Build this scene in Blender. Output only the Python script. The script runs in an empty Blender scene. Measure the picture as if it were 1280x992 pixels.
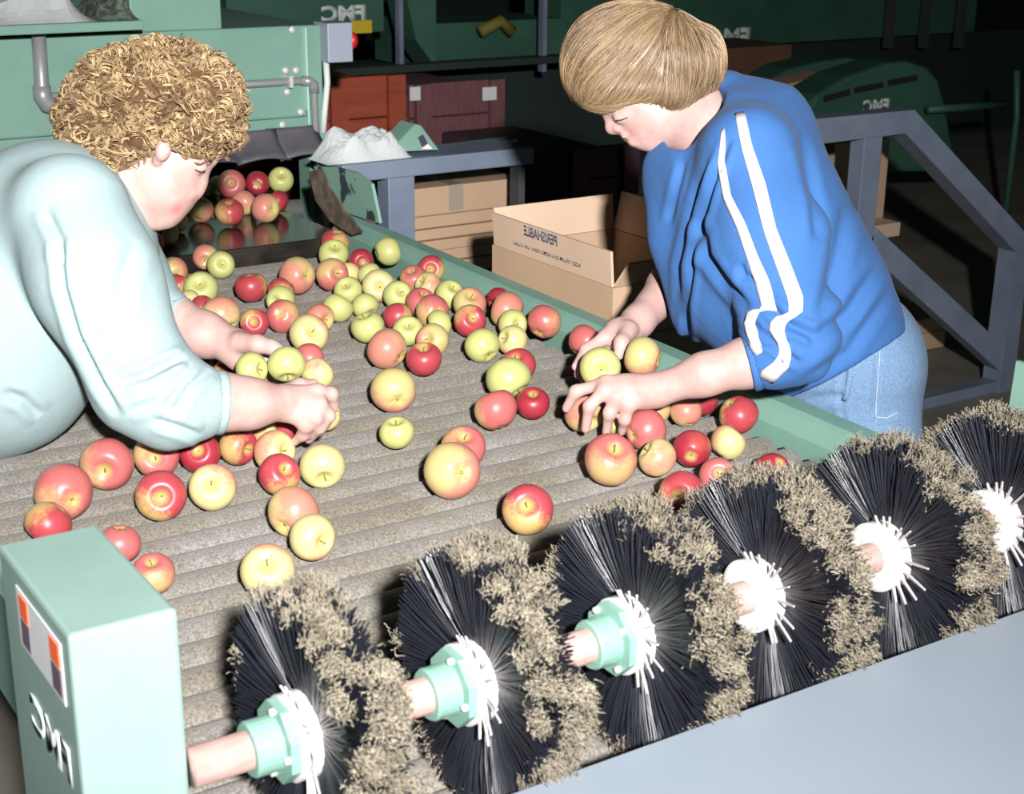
import bpy, bmesh, math, random
import numpy as np
from mathutils import Vector, Matrix, Euler, Quaternion

random.seed(7); rng = np.random.default_rng(7)
SC = bpy.context.scene
COL = SC.collection

# ------------------------------------------------------------------ camera
F = 1881.33                                   # focal length in pixels of a 1280 x 992 frame
CAM = np.array([0.0, 0.0, 1.65])              # eye height; X runs along the rollers, Y along the line
_a = np.array([3711.0, -110.0]) - [640, 496]
_b = np.array([-640.0, -150.0]) - [640, 496]
_X = np.array([_a[0], -_a[1], -F]); _X /= np.linalg.norm(_X)
_Y = np.array([_b[0], -_b[1], -F]); _Y /= np.linalg.norm(_Y)
_Z = np.cross(_X, _Y); _Z /= np.linalg.norm(_Z)
ROT = np.stack([_X, _Y, _Z])                  # world = ROT @ camera
cam_d = bpy.data.cameras.new('camera'); cam = bpy.data.objects.new('camera', cam_d); COL.objects.link(cam)
cam_d.sensor_width = 36.0; cam_d.lens = F / 1280 * 36.0; cam_d.clip_start = 0.05; cam_d.clip_end = 100
M4 = Matrix([list(ROT[i]) + [float(CAM[i])] for i in range(3)] + [[0, 0, 0, 1]])
cam.matrix_world = M4
cam_d.dof.use_dof = True; cam_d.dof.focus_distance = 2.35; cam_d.dof.aperture_fstop = 13.0
SC.camera = cam

# ------------------------------------------------------------------ light: one camera flash in a dim packing shed
world = bpy.data.worlds.new('world'); SC.world = world; world.use_nodes = True
world.node_tree.nodes['Background'].inputs[0].default_value = (0.62, 0.85, 0.80, 1)
world.node_tree.nodes['Background'].inputs[1].default_value = 0.095
fl_d = bpy.data.lights.new('camera_flash', 'AREA'); fl = bpy.data.objects.new('camera_flash', fl_d); COL.objects.link(fl)
fl_d.shape = 'DISK'; fl_d.size = 0.09; fl_d.energy = 66; fl_d.spread = math.radians(80); fl_d.color = (1.0, 0.985, 0.98)
_fo = ROT @ np.array([0.24, 0.20, 0.7])
fl.location = CAM + _fo
_tgt = CAM + ROT @ np.array([-0.40, 0.66, -4.0])
fl.rotation_euler = Vector(_tgt - np.array(fl.location)).to_track_quat('-Z', 'Y').to_euler()
SC.view_settings.view_transform = 'Standard'; SC.view_settings.look = 'None'
SC.view_settings.exposure = 0.0; SC.view_settings.gamma = 1.0
SC.view_settings.use_curve_mapping = False

# ------------------------------------------------------------------ helpers
def P(u, v, d=None, x=None, y=None, z=None):
    """authoring helper: photo pixel + real distance (or a plane it lies on) -> world point"""
    r = ROT @ np.array([(u - 640) / F, -(v - 496) / F, -1.0])
    if z is not None: d = (z - CAM[2]) / r[2]
    elif y is not None: d = (y - CAM[1]) / r[1]
    elif x is not None: d = (x - CAM[0]) / r[0]
    return CAM + d * r
def srgb(r, g, b):
    f = lambda c: (c / 255 / 12.92) if c / 255 <= 0.04045 else ((c / 255 + 0.055) / 1.055) ** 2.4
    return (f(r), f(g), f(b), 1.0)

MATS = {}
def mat(name, col, rough=0.5, metal=0.0, spec=0.5, noise=None, bump=None, coat=0.0, sheen=0.0, sss=0.0):
    """procedural material; noise = (scale, other colour, lo, hi, coords scale xyz); bump = (scale, strength, dist)"""
    if name in MATS: return MATS[name]
    m = bpy.data.materials.new(name); m.use_nodes = True; MATS[name] = m
    nt = m.node_tree; n = nt.nodes; L = nt.links; b = n['Principled BSDF']
    b.inputs['Base Color'].default_value = col; b.inputs['Roughness'].default_value = rough
    b.inputs['Metallic'].default_value = metal; b.inputs['Specular IOR Level'].default_value = spec
    b.inputs['Coat Weight'].default_value = coat; b.inputs['Sheen Weight'].default_value = sheen
    if sss:
        b.inputs['Subsurface Weight'].default_value = sss; b.inputs['Subsurface Radius'].default_value = (1, .35, .2); b.inputs['Subsurface Scale'].default_value = 0.006
    tc = n.new('ShaderNodeTexCoord')
    src = tc.outputs['Object']
    if noise:
        sc_, c2, lo, hi = noise[:4]
        mp = n.new('ShaderNodeMapping'); L.new(src, mp.inputs[0])
        if len(noise) > 4: mp.inputs['Scale'].default_value = noise[4]
        nz = n.new('ShaderNodeTexNoise'); nz.inputs['Scale'].default_value = sc_; nz.inputs['Detail'].default_value = 6
        L.new(mp.outputs[0], nz.inputs['Vector'])
        rp = n.new('ShaderNodeValToRGB'); rp.color_ramp.elements[0].position = lo; rp.color_ramp.elements[1].position = hi
        rp.color_ramp.elements[0].color = col; rp.color_ramp.elements[1].color = c2
        L.new(nz.outputs['Fac'], rp.inputs[0]); L.new(rp.outputs[0], b.inputs['Base Color'])
    if bump:
        nb = n.new('ShaderNodeTexNoise'); nb.inputs['Scale'].default_value = bump[0]; nb.inputs['Detail'].default_value = 4
        L.new(src, nb.inputs['Vector'])
        bp = n.new('ShaderNodeBump'); bp.inputs['Strength'].default_value = bump[1]; bp.inputs['Distance'].default_value = bump[2]
        L.new(nb.outputs['Fac'], bp.inputs['Height']); L.new(bp.outputs[0], b.inputs['Normal'])
    return m

def link(o, parent=None):
    COL.objects.link(o)
    if parent is not None: o.parent = parent
    return o
def tag(o, label=None, cat=None, group=None, kind=None):
    if label: o['label'] = label
    if cat: o['category'] = cat
    if group: o['group'] = group
    if kind: o['kind'] = kind
    return o
def empty(name, loc=(0, 0, 0), rot=None):
    o = bpy.data.objects.new(name, None); o.location = [float(c) for c in loc]; o.empty_display_size = 0.05
    if rot: o.rotation_euler = rot
    return link(o)
def mesh_obj(name, verts, faces, m, parent=None, smooth=False, mi=None):
    me = bpy.data.meshes.new(name)
    me.from_pydata([tuple(float(c) for c in v) for v in verts], [], [tuple(int(i) for i in f) for f in faces])
    for q in (m if isinstance(m, (list, tuple)) else [m]): me.materials.append(q)
    if smooth: me.polygons.foreach_set('use_smooth', [True] * len(me.polygons))
    if mi is not None: me.polygons.foreach_set('material_index', mi)
    me.update()
    return link(bpy.data.objects.new(name, me), parent)

class MB:
    """mesh builder: collects shapes that belong to ONE part"""
    def __init__(s): s.v = []; s.f = []
    def add(s, v, f):
        o = len(s.v); s.v += [tuple(p) for p in v]; s.f += [tuple(i + o for i in q) for q in f]; return s
    def hexa(s, p8):
        """8 corners: bottom ring 0-3, top ring 4-7"""
        return s.add(p8, [(3, 2, 1, 0), (4, 5, 6, 7), (0, 1, 5, 4), (1, 2, 6, 5), (2, 3, 7, 6), (3, 0, 4, 7)])
    def box(s, x0, x1, y0, y1, z0, z1, M=None):
        p = [Vector(q) for q in ((x0, y0, z0), (x1, y0, z0), (x1, y1, z0), (x0, y1, z0), (x0, y0, z1), (x1, y0, z1), (x1, y1, z1), (x0, y1, z1))]
        if M is not None: p = [M @ q for q in p]
        return s.hexa(p)
    def bar(s, a, b, w, h, up=(0, 0, 1)):
        a = Vector(a); b = Vector(b); d = (b - a).normalized(); u = Vector(up); r = d.cross(u).normalized(); u = r.cross(d).normalized()
        p = []
        for c in (a, b):
            for sx, sz in ((-1, -1), (1, -1), (1, 1), (-1, 1)): p.append(c + r * sx * w / 2 + u * sz * h / 2)
        return s.hexa([p[0], p[1], p[2], p[3], p[4], p[5], p[6], p[7]])
    def tube(s, pts, r, seg=12, cap=True, rad=None, phase=0.0):
        pts = [Vector(p) for p in pts]; n = len(pts); ring = []
        t0 = (pts[1] - pts[0]).normalized(); ref = Vector((0, 0, 1)) if abs(t0.z) < .9 else Vector((1, 0, 0))
        nx = t0.cross(ref).normalized()
        base = len(s.v)
        for i, p in enumerate(pts):
            t = (pts[min(i + 1, n - 1)] - pts[max(i - 1, 0)]).normalized()
            nx = (nx - t * nx.dot(t)).normalized(); ny = t.cross(nx)
            rr = rad[i] if rad else r
            for k in range(seg):
                a = 2 * math.pi * k / seg + phase; s.v.append(tuple(p + (nx * math.cos(a) + ny * math.sin(a)) * rr))
        for i in range(n - 1):
            for k in range(seg):
                k2 = (k + 1) % seg; a = base + i * seg
                s.f.append((a + k, a + k2, a + seg + k2, a + seg + k))
        if cap:
            s.f.append(tuple(base + k for k in range(seg - 1, -1, -1))); s.f.append(tuple(base + (n - 1) * seg + k for k in range(seg)))
        return s
    def prism(s, poly, y0, y1, M=None):
        """polygon in xz extruded along y"""
        n = len(poly); p = [Vector((x, y0, z)) for x, z in poly] + [Vector((x, y1, z)) for x, z in poly]
        if M is not None: p = [M @ q for q in p]
        f = [tuple(range(n)), tuple(range(2 * n - 1, n - 1, -1))] + [((i + 1) % n, i, n + i, n + (i + 1) % n) for i in range(n)]
        return s.add(p, f)
    def build(s, name, m, parent=None, smooth=False, bevel=0.0):
        o = mesh_obj(name, s.v, s.f, m, parent, smooth)
        bm = bmesh.new(); bm.from_mesh(o.data); bmesh.ops.recalc_face_normals(bm, faces=bm.faces)
        if bevel:
            es = [e for e in bm.edges if len(e.link_faces) == 2 and e.calc_face_angle(0) > 0.6]
            bmesh.ops.bevel(bm, geom=es, offset=bevel, segments=2, affect='EDGES', profile=0.5)
        bm.to_mesh(o.data); bm.free()
        if bevel: o.data.shade_smooth() if False else None
        return o
def rel(o, parent):
    """parent an object built in world coordinates to an empty that stands elsewhere"""
    o.parent = parent; o.matrix_parent_inverse = Matrix.Translation(parent.location).inverted() if parent.rotation_euler == Euler((0, 0, 0)) else parent.matrix_world.inverted()
    return o
def copy_tree(o, parent=None):
    c = o.copy(); COL.objects.link(c); c.parent = parent
    for ch in list(o.children): copy_tree(ch, c)
    return c

# ------------------------------------------------------------------ materials
GREEN = srgb(118, 154, 140)
M_green = mat('green_paint', GREEN, .42, noise=(9, srgb(109, 145, 131), .35, .75), bump=(60, .05, .002))
M_green_worn = mat('green_paint_worn', GREEN, .5, noise=(16, srgb(52, 58, 66), .56, .60), bump=(40, .1, .002))
M_roller = None
M_steel = mat('pinkish_steel_pipe', srgb(168, 138, 132), .45, noise=(30, srgb(148, 116, 106), .35, .8, (1, 6, 6)), bump=(120, .1, .001))
M_galv = mat('galvanised_pipe', srgb(150, 152, 152), .4, .3)
M_white_plastic = mat('white_plastic', srgb(196, 190, 188), .4)
M_dark = mat('dark_gap', srgb(24, 24, 24), .8)
M_greysteel = mat('blue_grey_painted_steel', srgb(118, 128, 146), .45, noise=(7, srgb(104, 114, 132), .4, .7))
M_card = mat('corrugated_cardboard', srgb(184, 154, 126), .8, noise=(5, srgb(172, 142, 114), .3, .8), bump=(90, .06, .002))
M_card_in = mat('cardboard_inside', srgb(202, 174, 150), .8, noise=(5, srgb(190, 162, 138), .3, .8))
M_bolt = mat('bolt_zinc', srgb(205, 208, 205), .35, .2)
M_ink = mat('blue_grey_ink', srgb(92, 98, 120), .7)
M_whitepaint = mat('white_lettering', srgb(205, 214, 208), .6)

def roller_mat():
    m = bpy.data.materials.new('fuzzy_roller_cover'); m.use_nodes = True; n = m.node_tree.nodes; L = m.node_tree.links; b = n['Principled BSDF']
    b.inputs['Roughness'].default_value = .85; b.inputs['Specular IOR Level'].default_value = .25; b.inputs['Sheen Weight'].default_value = .15
    tc = n.new('ShaderNodeTexCoord'); oi = n.new('ShaderNodeObjectInfo')
    ad = n.new('ShaderNodeVectorMath'); ad.operation = 'ADD'; L.new(tc.outputs['Object'], ad.inputs[0]); L.new(oi.outputs['Location'], ad.inputs[1])
    n1 = n.new('ShaderNodeTexNoise'); n1.inputs['Scale'].default_value = 300; n1.inputs['Detail'].default_value = 5; n1.inputs['Roughness'].default_value = .75; L.new(ad.outputs[0], n1.inputs['Vector'])
    n2 = n.new('ShaderNodeTexNoise'); n2.inputs['Scale'].default_value = 9; n2.inputs['Detail'].default_value = 5; L.new(ad.outputs[0], n2.inputs['Vector'])
    r1 = n.new('ShaderNodeValToRGB'); r1.color_ramp.elements[0].position = .33; r1.color_ramp.elements[1].position = .68
    r1.color_ramp.elements[0].color = srgb(96, 91, 81); r1.color_ramp.elements[1].color = srgb(170, 167, 160); L.new(n1.outputs['Fac'], r1.inputs[0])
    r2 = n.new('ShaderNodeValToRGB'); r2.color_ramp.elements[0].position = .35; r2.color_ramp.elements[1].position = .68
    r2.color_ramp.elements[0].color = srgb(204, 198, 184); r2.color_ramp.elements[1].color = srgb(232, 230, 236); L.new(n2.outputs['Fac'], r2.inputs[0])
    mx = n.new('ShaderNodeMix'); mx.data_type = 'RGBA'; mx.blend_type = 'MULTIPLY'; mx.inputs[0].default_value = 1
    L.new(r1.outputs[0], mx.inputs[6]); L.new(r2.outputs[0], mx.inputs[7]); L.new(mx.outputs[2], b.inputs['Base Color'])
    bp = n.new('ShaderNodeBump'); bp.inputs['Strength'].default_value = .6; bp.inputs['Distance'].default_value = .002; L.new(n1.outputs['Fac'], bp.inputs['Height']); L.new(bp.outputs[0], b.inputs['Normal'])
    return m
M_roller = roller_mat()

# ------------------------------------------------------------------ the shed
BED = 0.85
def struct(o): o['kind'] = 'structure'; return o
M_floor = mat('concrete_floor', srgb(132, 128, 118), .8, noise=(3, srgb(100, 96, 88), .3, .8), bump=(30, .1, .003))
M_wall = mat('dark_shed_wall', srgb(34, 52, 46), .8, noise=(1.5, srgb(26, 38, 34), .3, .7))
struct(MB().box(-3, 13, -2, 13, -0.1, 0.0).build('floor', M_floor))
struct(MB().box(-3, 13, 12, 12.2, 0, 5).build('wall_back', M_wall))
struct(MB().box(12.8, 13, -2, 12, 0, 5).build('wall_right', M_wall))
struct(MB().box(-3.2, -3, -2, 12, 0, 5).build('wall_left', M_wall))
struct(MB().box(-3.2, 13, -2, 12.2, 5, 5.1).build('ceiling', mat('dark_roof', srgb(30, 34, 32), .9)))

# ------------------------------------------------------------------ sorting table with its rollers
X0, X1 = 0.40, 1.53           # roller ends
RR, PITCH = 0.0335, 0.0575
tbl = empty('sorting_table', (1.0, 2.0, 0)); tag(tbl, 'long green sorting table with a bed of fuzzy grey rollers', 'table')
# right side rail: sloped inner lip, flat top, outer skirt
rx = 1.556
def rail_loft(prof, y0, y1, slope, yref):
    n = len(prof); v = [(x + slope * (y - yref), y, z) for y in (y0, y1) for x, z in prof]
    return MB().add(v, [tuple(range(n)), tuple(range(2 * n - 1, n - 1, -1))] + [((i + 1) % n, i, n + i, n + (i + 1) % n) for i in range(n)])
prof = [(rx, BED - .06), (rx, BED + .004), (rx + .012, BED + .030), (rx + .020, BED + .036), (rx + .050, BED + .038), (rx + .053, BED + .034), (rx + .053, BED - .12), (rx + .048, BED - .12), (rx + .048, BED + .030), (rx + .022, BED + .029), (rx + .006, BED - .002), (rx + .006, BED - .06)]
rel(rail_loft(prof, 0.87, 3.30, .028, 1.5).build('side_rail', M_green), tbl)
lx = X0 - .008
prof = [(lx, BED - .1), (lx, BED + .03), (lx - .034, BED + .03), (lx - .034, BED - .12), (lx - .029, BED - .12), (lx - .029, BED + .025), (lx - .005, BED + .025), (lx - .005, BED - .1)]
rel(MB().prism(prof, 0.87, 3.08).build('side_rail', M_green), tbl)
rel(MB().box(lx - .02, rx + .01, 0.88, 3.06, BED - .16, BED - .145).build('drip_pan', M_dark), tbl)
for yy in (0.9, 3.0):
    rel(MB().box(lx - .02, rx + .03, yy, yy + .05, BED - .2, BED - .14).build('cross_member', M_green), tbl)
    for xx in (lx - .028, rx - .01):
        rel(MB().box(xx, xx + .05, yy, yy + .05, 0, BED - .12).build('leg', M_green, bevel=.004), tbl)
# one roller: covered barrel with rounded shoulders and a thin axle
mb = MB(); L_ = X1 - X0
xs = [0, .001, .006, .016] + list(np.linspace(.04, L_ - .04, 10)) + [L_ - .016, L_ - .006, L_ - .001, L_]
rs = [.012, .020, .029, RR] + [RR] * 10 + [RR, .029, .020, .012]
mb.tube([(x - L_ / 2, 0, 0) for x in xs], RR, 20, True, rs)
r0 = mb.build('roller', M_roller, None, True)
axle = MB().tube([(-L_ / 2 - .03, 0, 0), (L_ / 2 + .03, 0, 0)], .009, 8).build('axle', M_dark, r0, True)
ny = int((3.09 - 0.90) / PITCH)
for i in range(ny):
    o = r0 if i == 0 else copy_tree(r0)
    o.parent = tbl; o.location = ((X0 + X1) / 2 - 1.0, 3.06 - i * PITCH - 2.0, BED - RR + random.uniform(-.001, .001))
    o.rotation_euler = (random.uniform(0, 6.28), 0, 0)

# ------------------------------------------------------------------ apples
def apple_mat(name, base, blush, t, soft=.35):
    m = bpy.data.materials.new(name); m.use_nodes = True; n = m.node_tree.nodes; L = m.node_tree.links; b = n['Principled BSDF']
    b.inputs['Roughness'].default_value = .36; b.inputs['Specular IOR Level'].default_value = .38; b.inputs['Coat Weight'].default_value = .0; b.inputs['Coat Roughness'].default_value = .18
    tc = n.new('ShaderNodeTexCoord'); oi = n.new('ShaderNodeObjectInfo'); sp = n.new('ShaderNodeSeparateXYZ'); L.new(tc.outputs['Object'], sp.inputs[0])
    off = n.new('ShaderNodeVectorMath'); off.operation = 'MULTIPLY_ADD'; off.inputs[1].default_value = (9, 9, 9); L.new(oi.outputs['Random'], off.inputs[0]); L.new(tc.outputs['Object'], off.inputs[2])
    nz = n.new('ShaderNodeTexNoise'); nz.inputs['Scale'].default_value = 1.3; nz.inputs['Detail'].default_value = 3; L.new(off.outputs[0], nz.inputs['Vector'])
    mp = n.new('ShaderNodeMapping'); mp.inputs['Scale'].default_value = (9, 9, 1.2); L.new(off.outputs[0], mp.inputs[0])
    ns = n.new('ShaderNodeTexNoise'); ns.inputs['Scale'].default_value = 1.0; ns.inputs['Detail'].default_value = 4; L.new(mp.outputs[0], ns.inputs['Vector'])
    def ma(op, a, bb, c=None):
        q = n.new('ShaderNodeMath'); q.operation = op
        for i, s in enumerate((a, bb, c)):
            if s is None: continue
            if isinstance(s, (int, float)): q.inputs[i].default_value = s
            else: L.new(s, q.inputs[i])
        return q.outputs[0]
    v = ma('ADD', sp.outputs[0], ma('MULTIPLY_ADD', nz.outputs['Fac'], 1.4, -.7)); v = ma('ADD', v, ma('MULTIPLY_ADD', ns.outputs['Fac'], .8, -.4))
    v = ma('ADD', v, ma('MULTIPLY_ADD', oi.outputs['Random'], .5, -.25))
    rg = n.new('ShaderNodeMapRange'); rg.interpolation_type = 'SMOOTHSTEP'; rg.inputs[1].default_value = t - soft; rg.inputs[2].default_value = t + soft; L.new(v, rg.inputs[0])
    mx = n.new('ShaderNodeMix'); mx.data_type = 'RGBA'; mx.inputs[6].default_value = base; mx.inputs[7].default_value = blush; L.new(rg.outputs[0], mx.inputs[0])
    # stem cavity stays greenish yellow
    ln = n.new('ShaderNodeVectorMath'); ln.operation = 'LENGTH'; cb = n.new('ShaderNodeCombineXYZ'); L.new(sp.outputs[0], cb.inputs[0]); L.new(sp.outputs[1], cb.inputs[1]); L.new(cb.outputs[0], ln.inputs[0])
    cv = n.new('ShaderNodeMapRange'); cv.interpolation_type = 'SMOOTHSTEP'; cv.inputs[1].default_value = .12; cv.inputs[2].default_value = .42; cv.inputs[3].default_value = .75; cv.inputs[4].default_value = 0; L.new(ln.outputs['Value'], cv.inputs[0])
    m2 = n.new('ShaderNodeMix'); m2.data_type = 'RGBA'; m2.inputs[7].default_value = srgb(172, 160, 92); L.new(cv.outputs[0], m2.inputs[0]); L.new(mx.outputs[2], m2.inputs[6])
    vo = n.new('ShaderNodeTexVoronoi'); vo.inputs['Scale'].default_value = 7; L.new(off.outputs[0], vo.inputs['Vector'])
    dt = n.new('ShaderNodeMapRange'); dt.inputs[1].default_value = .05; dt.inputs[2].default_value = .11; dt.inputs[3].default_value = .35; dt.inputs[4].default_value = 0; L.new(vo.outputs['Distance'], dt.inputs[0])
    m3 = n.new('ShaderNodeMix'); m3.data_type = 'RGBA'; m3.inputs[7].default_value = srgb(225, 205, 160); L.new(dt.outputs[0], m3.inputs[0]); L.new(m2.outputs[2], m3.inputs[6])
    L.new(m3.outputs[2], b.inputs['Base Color'])
    return m
AM = {'G': apple_mat('green_apple_skin', srgb(170, 172, 108), srgb(186, 156, 112), 1.2, .5),
      'Y': apple_mat('yellow_apple_skin', srgb(188, 176, 122), srgb(190, 126, 106), .7, .5),
      'P': apple_mat('peach_apple_skin', srgb(178, 162, 108), srgb(180, 116, 100), .0, .6),
      'K': apple_mat('pink_apple_skin', srgb(176, 144, 100), srgb(170, 90, 88), -.5, .5),
      'R': apple_mat('red_apple_skin', srgb(174, 144, 92), srgb(156, 60, 66), -.35, .4),
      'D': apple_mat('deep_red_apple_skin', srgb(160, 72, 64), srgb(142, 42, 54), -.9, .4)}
M_stem = mat('apple_stem', srgb(118, 102, 62), .7); M_calyx = mat('apple_calyx', srgb(74, 66, 40), .8)
def apple_mesh(kind, seed):
    r = random.Random(seed); S, T = 28, 20; v = []; f = []
    wid = r.uniform(.97, 1.02); tap = r.uniform(.04, .12); ph = r.uniform(0, 6.28); skew = r.uniform(-.05, .05)
    for i in range(T + 1):
        th = math.pi * (i / T); rho0 = math.sin(th) ** .93; zz = math.cos(th) * .90
        for k in range(S):
            a = 2 * math.pi * k / S
            lob = 1 + .016 * math.cos(5 * a + ph) * (0.4 + max(0, -zz))
            rho = rho0 * wid * lob * (1 + tap * zz * .8)
            z = zz - .38 * math.exp(-(rho0 / .34) ** 2) * (zz > 0) + .22 * math.exp(-(rho0 / .28) ** 2) * (zz < 0)
            z += skew * math.cos(a - ph) * rho0
            if zz < -.5: z += .03 * math.cos(5 * a + ph) * rho0 * (1 - rho0) * 2
            v.append((rho * math.cos(a), rho * math.sin(a), z))
    top = len(v)
    for i in range(T):
        for k in range(S):
            k2 = (k + 1) % S; f.append((i * S + k, (i + 1) * S + k, (i + 1) * S + k2, i * S + k2))
    me = bpy.data.meshes.new('apple'); me.from_pydata(v, [], f); me.materials.append(AM[kind]); me.polygons.foreach_set('use_smooth', [True] * len(f))
    bm = bmesh.new(); bm.from_mesh(me); bmesh.ops.remove_doubles(bm, verts=bm.verts, dist=1e-5); bm.to_mesh(me); bm.free(); me.update()
    return me
AMESH = {k: [apple_mesh(k, 10 * i + ord(k)) for i in range(4)] for k in AM}
sm = MB().tube([(0, 0, .50), (.02, .01, .66), (.07, .03, .84)], .04, 6, True, [.035, .03, .045]).build('stem', M_stem, None, True)
cm = MB()
for k in range(5):
    a = k * 1.257; cm.add([(.09 * math.cos(a + .5), .09 * math.sin(a + .5), -.66), (.09 * math.cos(a - .5), .09 * math.sin(a - .5), -.66), (.04 * math.cos(a), .04 * math.sin(a), -.78), (.02 * math.cos(a), .02 * math.sin(a), -.62)], [(0, 1, 2), (0, 2, 3), (1, 3, 2), (0, 3, 1)])
cm = cm.build('calyx', M_calyx, None)
STEM, CALYX = sm.data, cm.data
bpy.data.objects.remove(sm); bpy.data.objects.remove(cm)

# u, v, apparent diameter (photo pixels), kind, (end shown, across, down) or None, resting height (None = on the rollers), label
A = []
def ap(u, v, d, k, face, label, z=None, grp='apples on the roller bed'): A.append([u, v, d, k, face, z, label, grp])
g = 'apples on the feed chute'
ap(289, 230, 36, 'K', ('s', .1, .0), 'pink and green apple with its stem hollow facing out at the chute back', -.885, g)
ap(322, 229, 30, 'D', ('c', .1, .3), 'deep red apple in the back row of the chute beside a green one', -.885, g)
ap(351, 225, 33, 'G', ('s', .2, -.4), 'green apple at the right end of the back row on the chute', -.885, g)
ap(305, 253, 31, 'P', None, 'peach apple wedged between the two front apples on the chute', -.885, g)
ap(287, 265, 37, 'R', ('s', .0, -.8), 'red and green apple in front on the chute, left of the wedged peach one', -.885, g)
ap(332, 260, 37, 'P', ('c', .7, .1), 'peach and green apple in front at the right on the chute', -.885, g)
ap(346, 252, 30, 'D', None, 'red apple tucked behind the rightmost front apple on the chute', -.885, g)
ap(250, 262, 34, 'P', ('c', -.2, .9), 'peach apple with a red crown just below the curly haired worker\'s nose', -.885, g)
ap(257, 234, 24, 'G', None, 'green apple half hidden behind the worker\'s nose tip on the chute', -.885, g)
ap(269, 232, 22, 'Y', None, 'pale yellow apple peeking out beside the nose on the chute', -.885, g)
ap(222, 277, 27, 'Y', None, 'yellow apple peeking out below the curly haired worker\'s lips', -.885, g)
ap(210, 292, 27, 'Y', None, 'small yellow apple directly below the curly haired worker\'s chin', -.885, g)
ap(190, 304, 31, 'K', ('c', -.3, .8), 'red apple touching the aqua collar at the left end of the chute', -.885, g)
ap(257, 321, 33, 'P', None, 'yellow peach apple at the black plate edge, behind a green one')
ap(276, 331, 36, 'G', ('s', .35, -.05), 'green apple with a red flank at the edge of the black plate')
ap(216, 340, 38, 'P', None, 'orange peach apple close to the aqua sweater below the black plate')
ap(221, 359, 37, 'R', ('c', -.3, .9), 'glossy red apple near the aqua sweater in front of the orange one')
ap(251, 361, 44, 'G', ('s', .1, -.35), 'large green apple beside the glossy red one near the aqua sleeve')
ap(211, 377, 27, 'G', None, 'small green apple partly covered by the aqua sleeve')
ap(236, 380, 33, 'Y', None, 'yellow apple with a red blush just above the bare far forearm')
ap(249, 384, 30, 'R', None, 'small red apple squeezed between two yellow ones above the far forearm')
ap(276, 394, 50, 'Y', None, 'large pale yellow apple right above the far forearm')
ap(314, 359, 42, 'R', ('s', -.1, -.95), 'red apple lying alone left of the big peach apple')
ap(319, 403, 36, 'R', ('s', .05, .0), 'green and red apple with open stem hollow above the far thumb')
ap(374, 344, 48, 'P', ('c', .7, .1), 'big peach apple at the back of the bed, left of the pile')
ap(352, 363, 35, 'R', None, 'red apple at the back of a row of three by the big peach')
ap(351, 375, 38, 'G', ('s', -.4, .2), 'green apple in the middle of a row of three by the big peach')
ap(353, 395, 42, 'K', None, 'pink apple at the front of a row of three by the big peach')
ap(399, 398, 38, 'P', None, 'peach apple half hidden behind a large yellow green one')
ap(386, 417, 50, 'Y', ('s', .4, -.1), 'large yellow green apple just behind the apples in the worker\'s hands')
ap(419, 303, 37, 'R', ('c', .2, -.8), 'red apple at the far end of the bed against the black plate')
ap(417, 318, 38, 'G', ('s', .2, -.6), 'pale green apple in front of the farthest red apple')
ap(417, 342, 42, 'K', ('s', .6, -.1), 'pink apple with stem hollow turned right, beside the big peach')
ap(451, 326, 31, 'D', ('s', .3, .2), 'small deep red apple beside the lone green one at the rail')
ap(485, 314, 37, 'G', None, 'bright green apple alone next to the green rail')
ap(438, 343, 28, 'Y', None, 'small yellow apple wedged beside the pink apple with the turned hollow')
ap(455, 343, 24, 'G', None, 'small green apple mostly hidden behind the pale apple with a wide hollow')
ap(435, 363, 36, 'G', ('s', -.1, -.5), 'green apple at the left of the pile with its hollow upward')
ap(473, 357, 42, 'Y', ('s', .15, .1), 'pale pink apple with a wide open hollow in the pile')
ap(422, 385, 39, 'G', None, 'pale green apple on the left edge of the pile')
ap(456, 382, 34, 'G', None, 'small round green apple in the left half of the pile')
ap(460, 409, 43, 'G', None, 'olive green apple on the near left corner of the pile')
ap(497, 369, 38, 'G', ('s', .4, -.3), 'green apple right of the wide open hollow in the pile')
ap(497, 396, 37, 'R', None, 'red apple in the pile behind a green one with a stem')
ap(517, 348, 35, 'K', ('s', -.2, -.7), 'pink apple beside the red one with its hollow by the rail')
ap(539, 336, 35, 'R', ('s', .0, .1), 'red apple showing a pale hollow next to the green rail')
ap(535, 357, 35, 'Y', None, 'yellow apple in the pile just below the red one at the rail')
ap(526, 378, 38, 'K', None, 'pink red apple in the middle of the pile')
ap(510, 414, 40, 'G', ('s', .1, -.5), 'green apple with a dark stem at the near side of the pile')
ap(484, 436, 53, 'P', ('c', .8, .5), 'biggest peach yellow apple at the near edge of the pile')
ap(530, 449, 46, 'R', ('s', .0, -.8), 'orange red apple with a dent on top, nearest in the pile')
ap(541, 425, 42, 'P', None, 'reddish peach apple directly behind the dented orange red one')
ap(541, 389, 43, 'K', ('c', .5, .1), 'rosy apple with its blossom end turned right in the pile')
ap(549, 405, 36, 'G', None, 'green apple squeezed between two rosy ones in the pile')
ap(562, 368, 38, 'G', None, 'yellow green apple on the rail side of the pile')
ap(587, 380, 42, 'P', None, 'peach green apple behind the red apple with a stem hollow')
ap(587, 401, 42, 'R', ('s', .3, -.2), 'red apple with a stem on the right side of the pile')
ap(624, 375, 29, 'D', None, 'red apple almost hidden behind a peach one by the rail')
ap(634, 387, 47, 'P', None, 'large peach apple near the rail behind a green and red one')
ap(641, 405, 38, 'G', ('s', .5, .0), 'green apple with red shoulder between peach and pinkish ones')
ap(680, 402, 44, 'K', ('c', -.4, .8), 'striped pink apple against the rail by the open carton')
ap(603, 432, 45, 'G', ('c', .5, .7), 'smooth green apple standing clear at the right tip of the pile')
ap(641, 425, 39, 'Y', None, 'pink and yellow apple touching the smooth green one')
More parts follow.
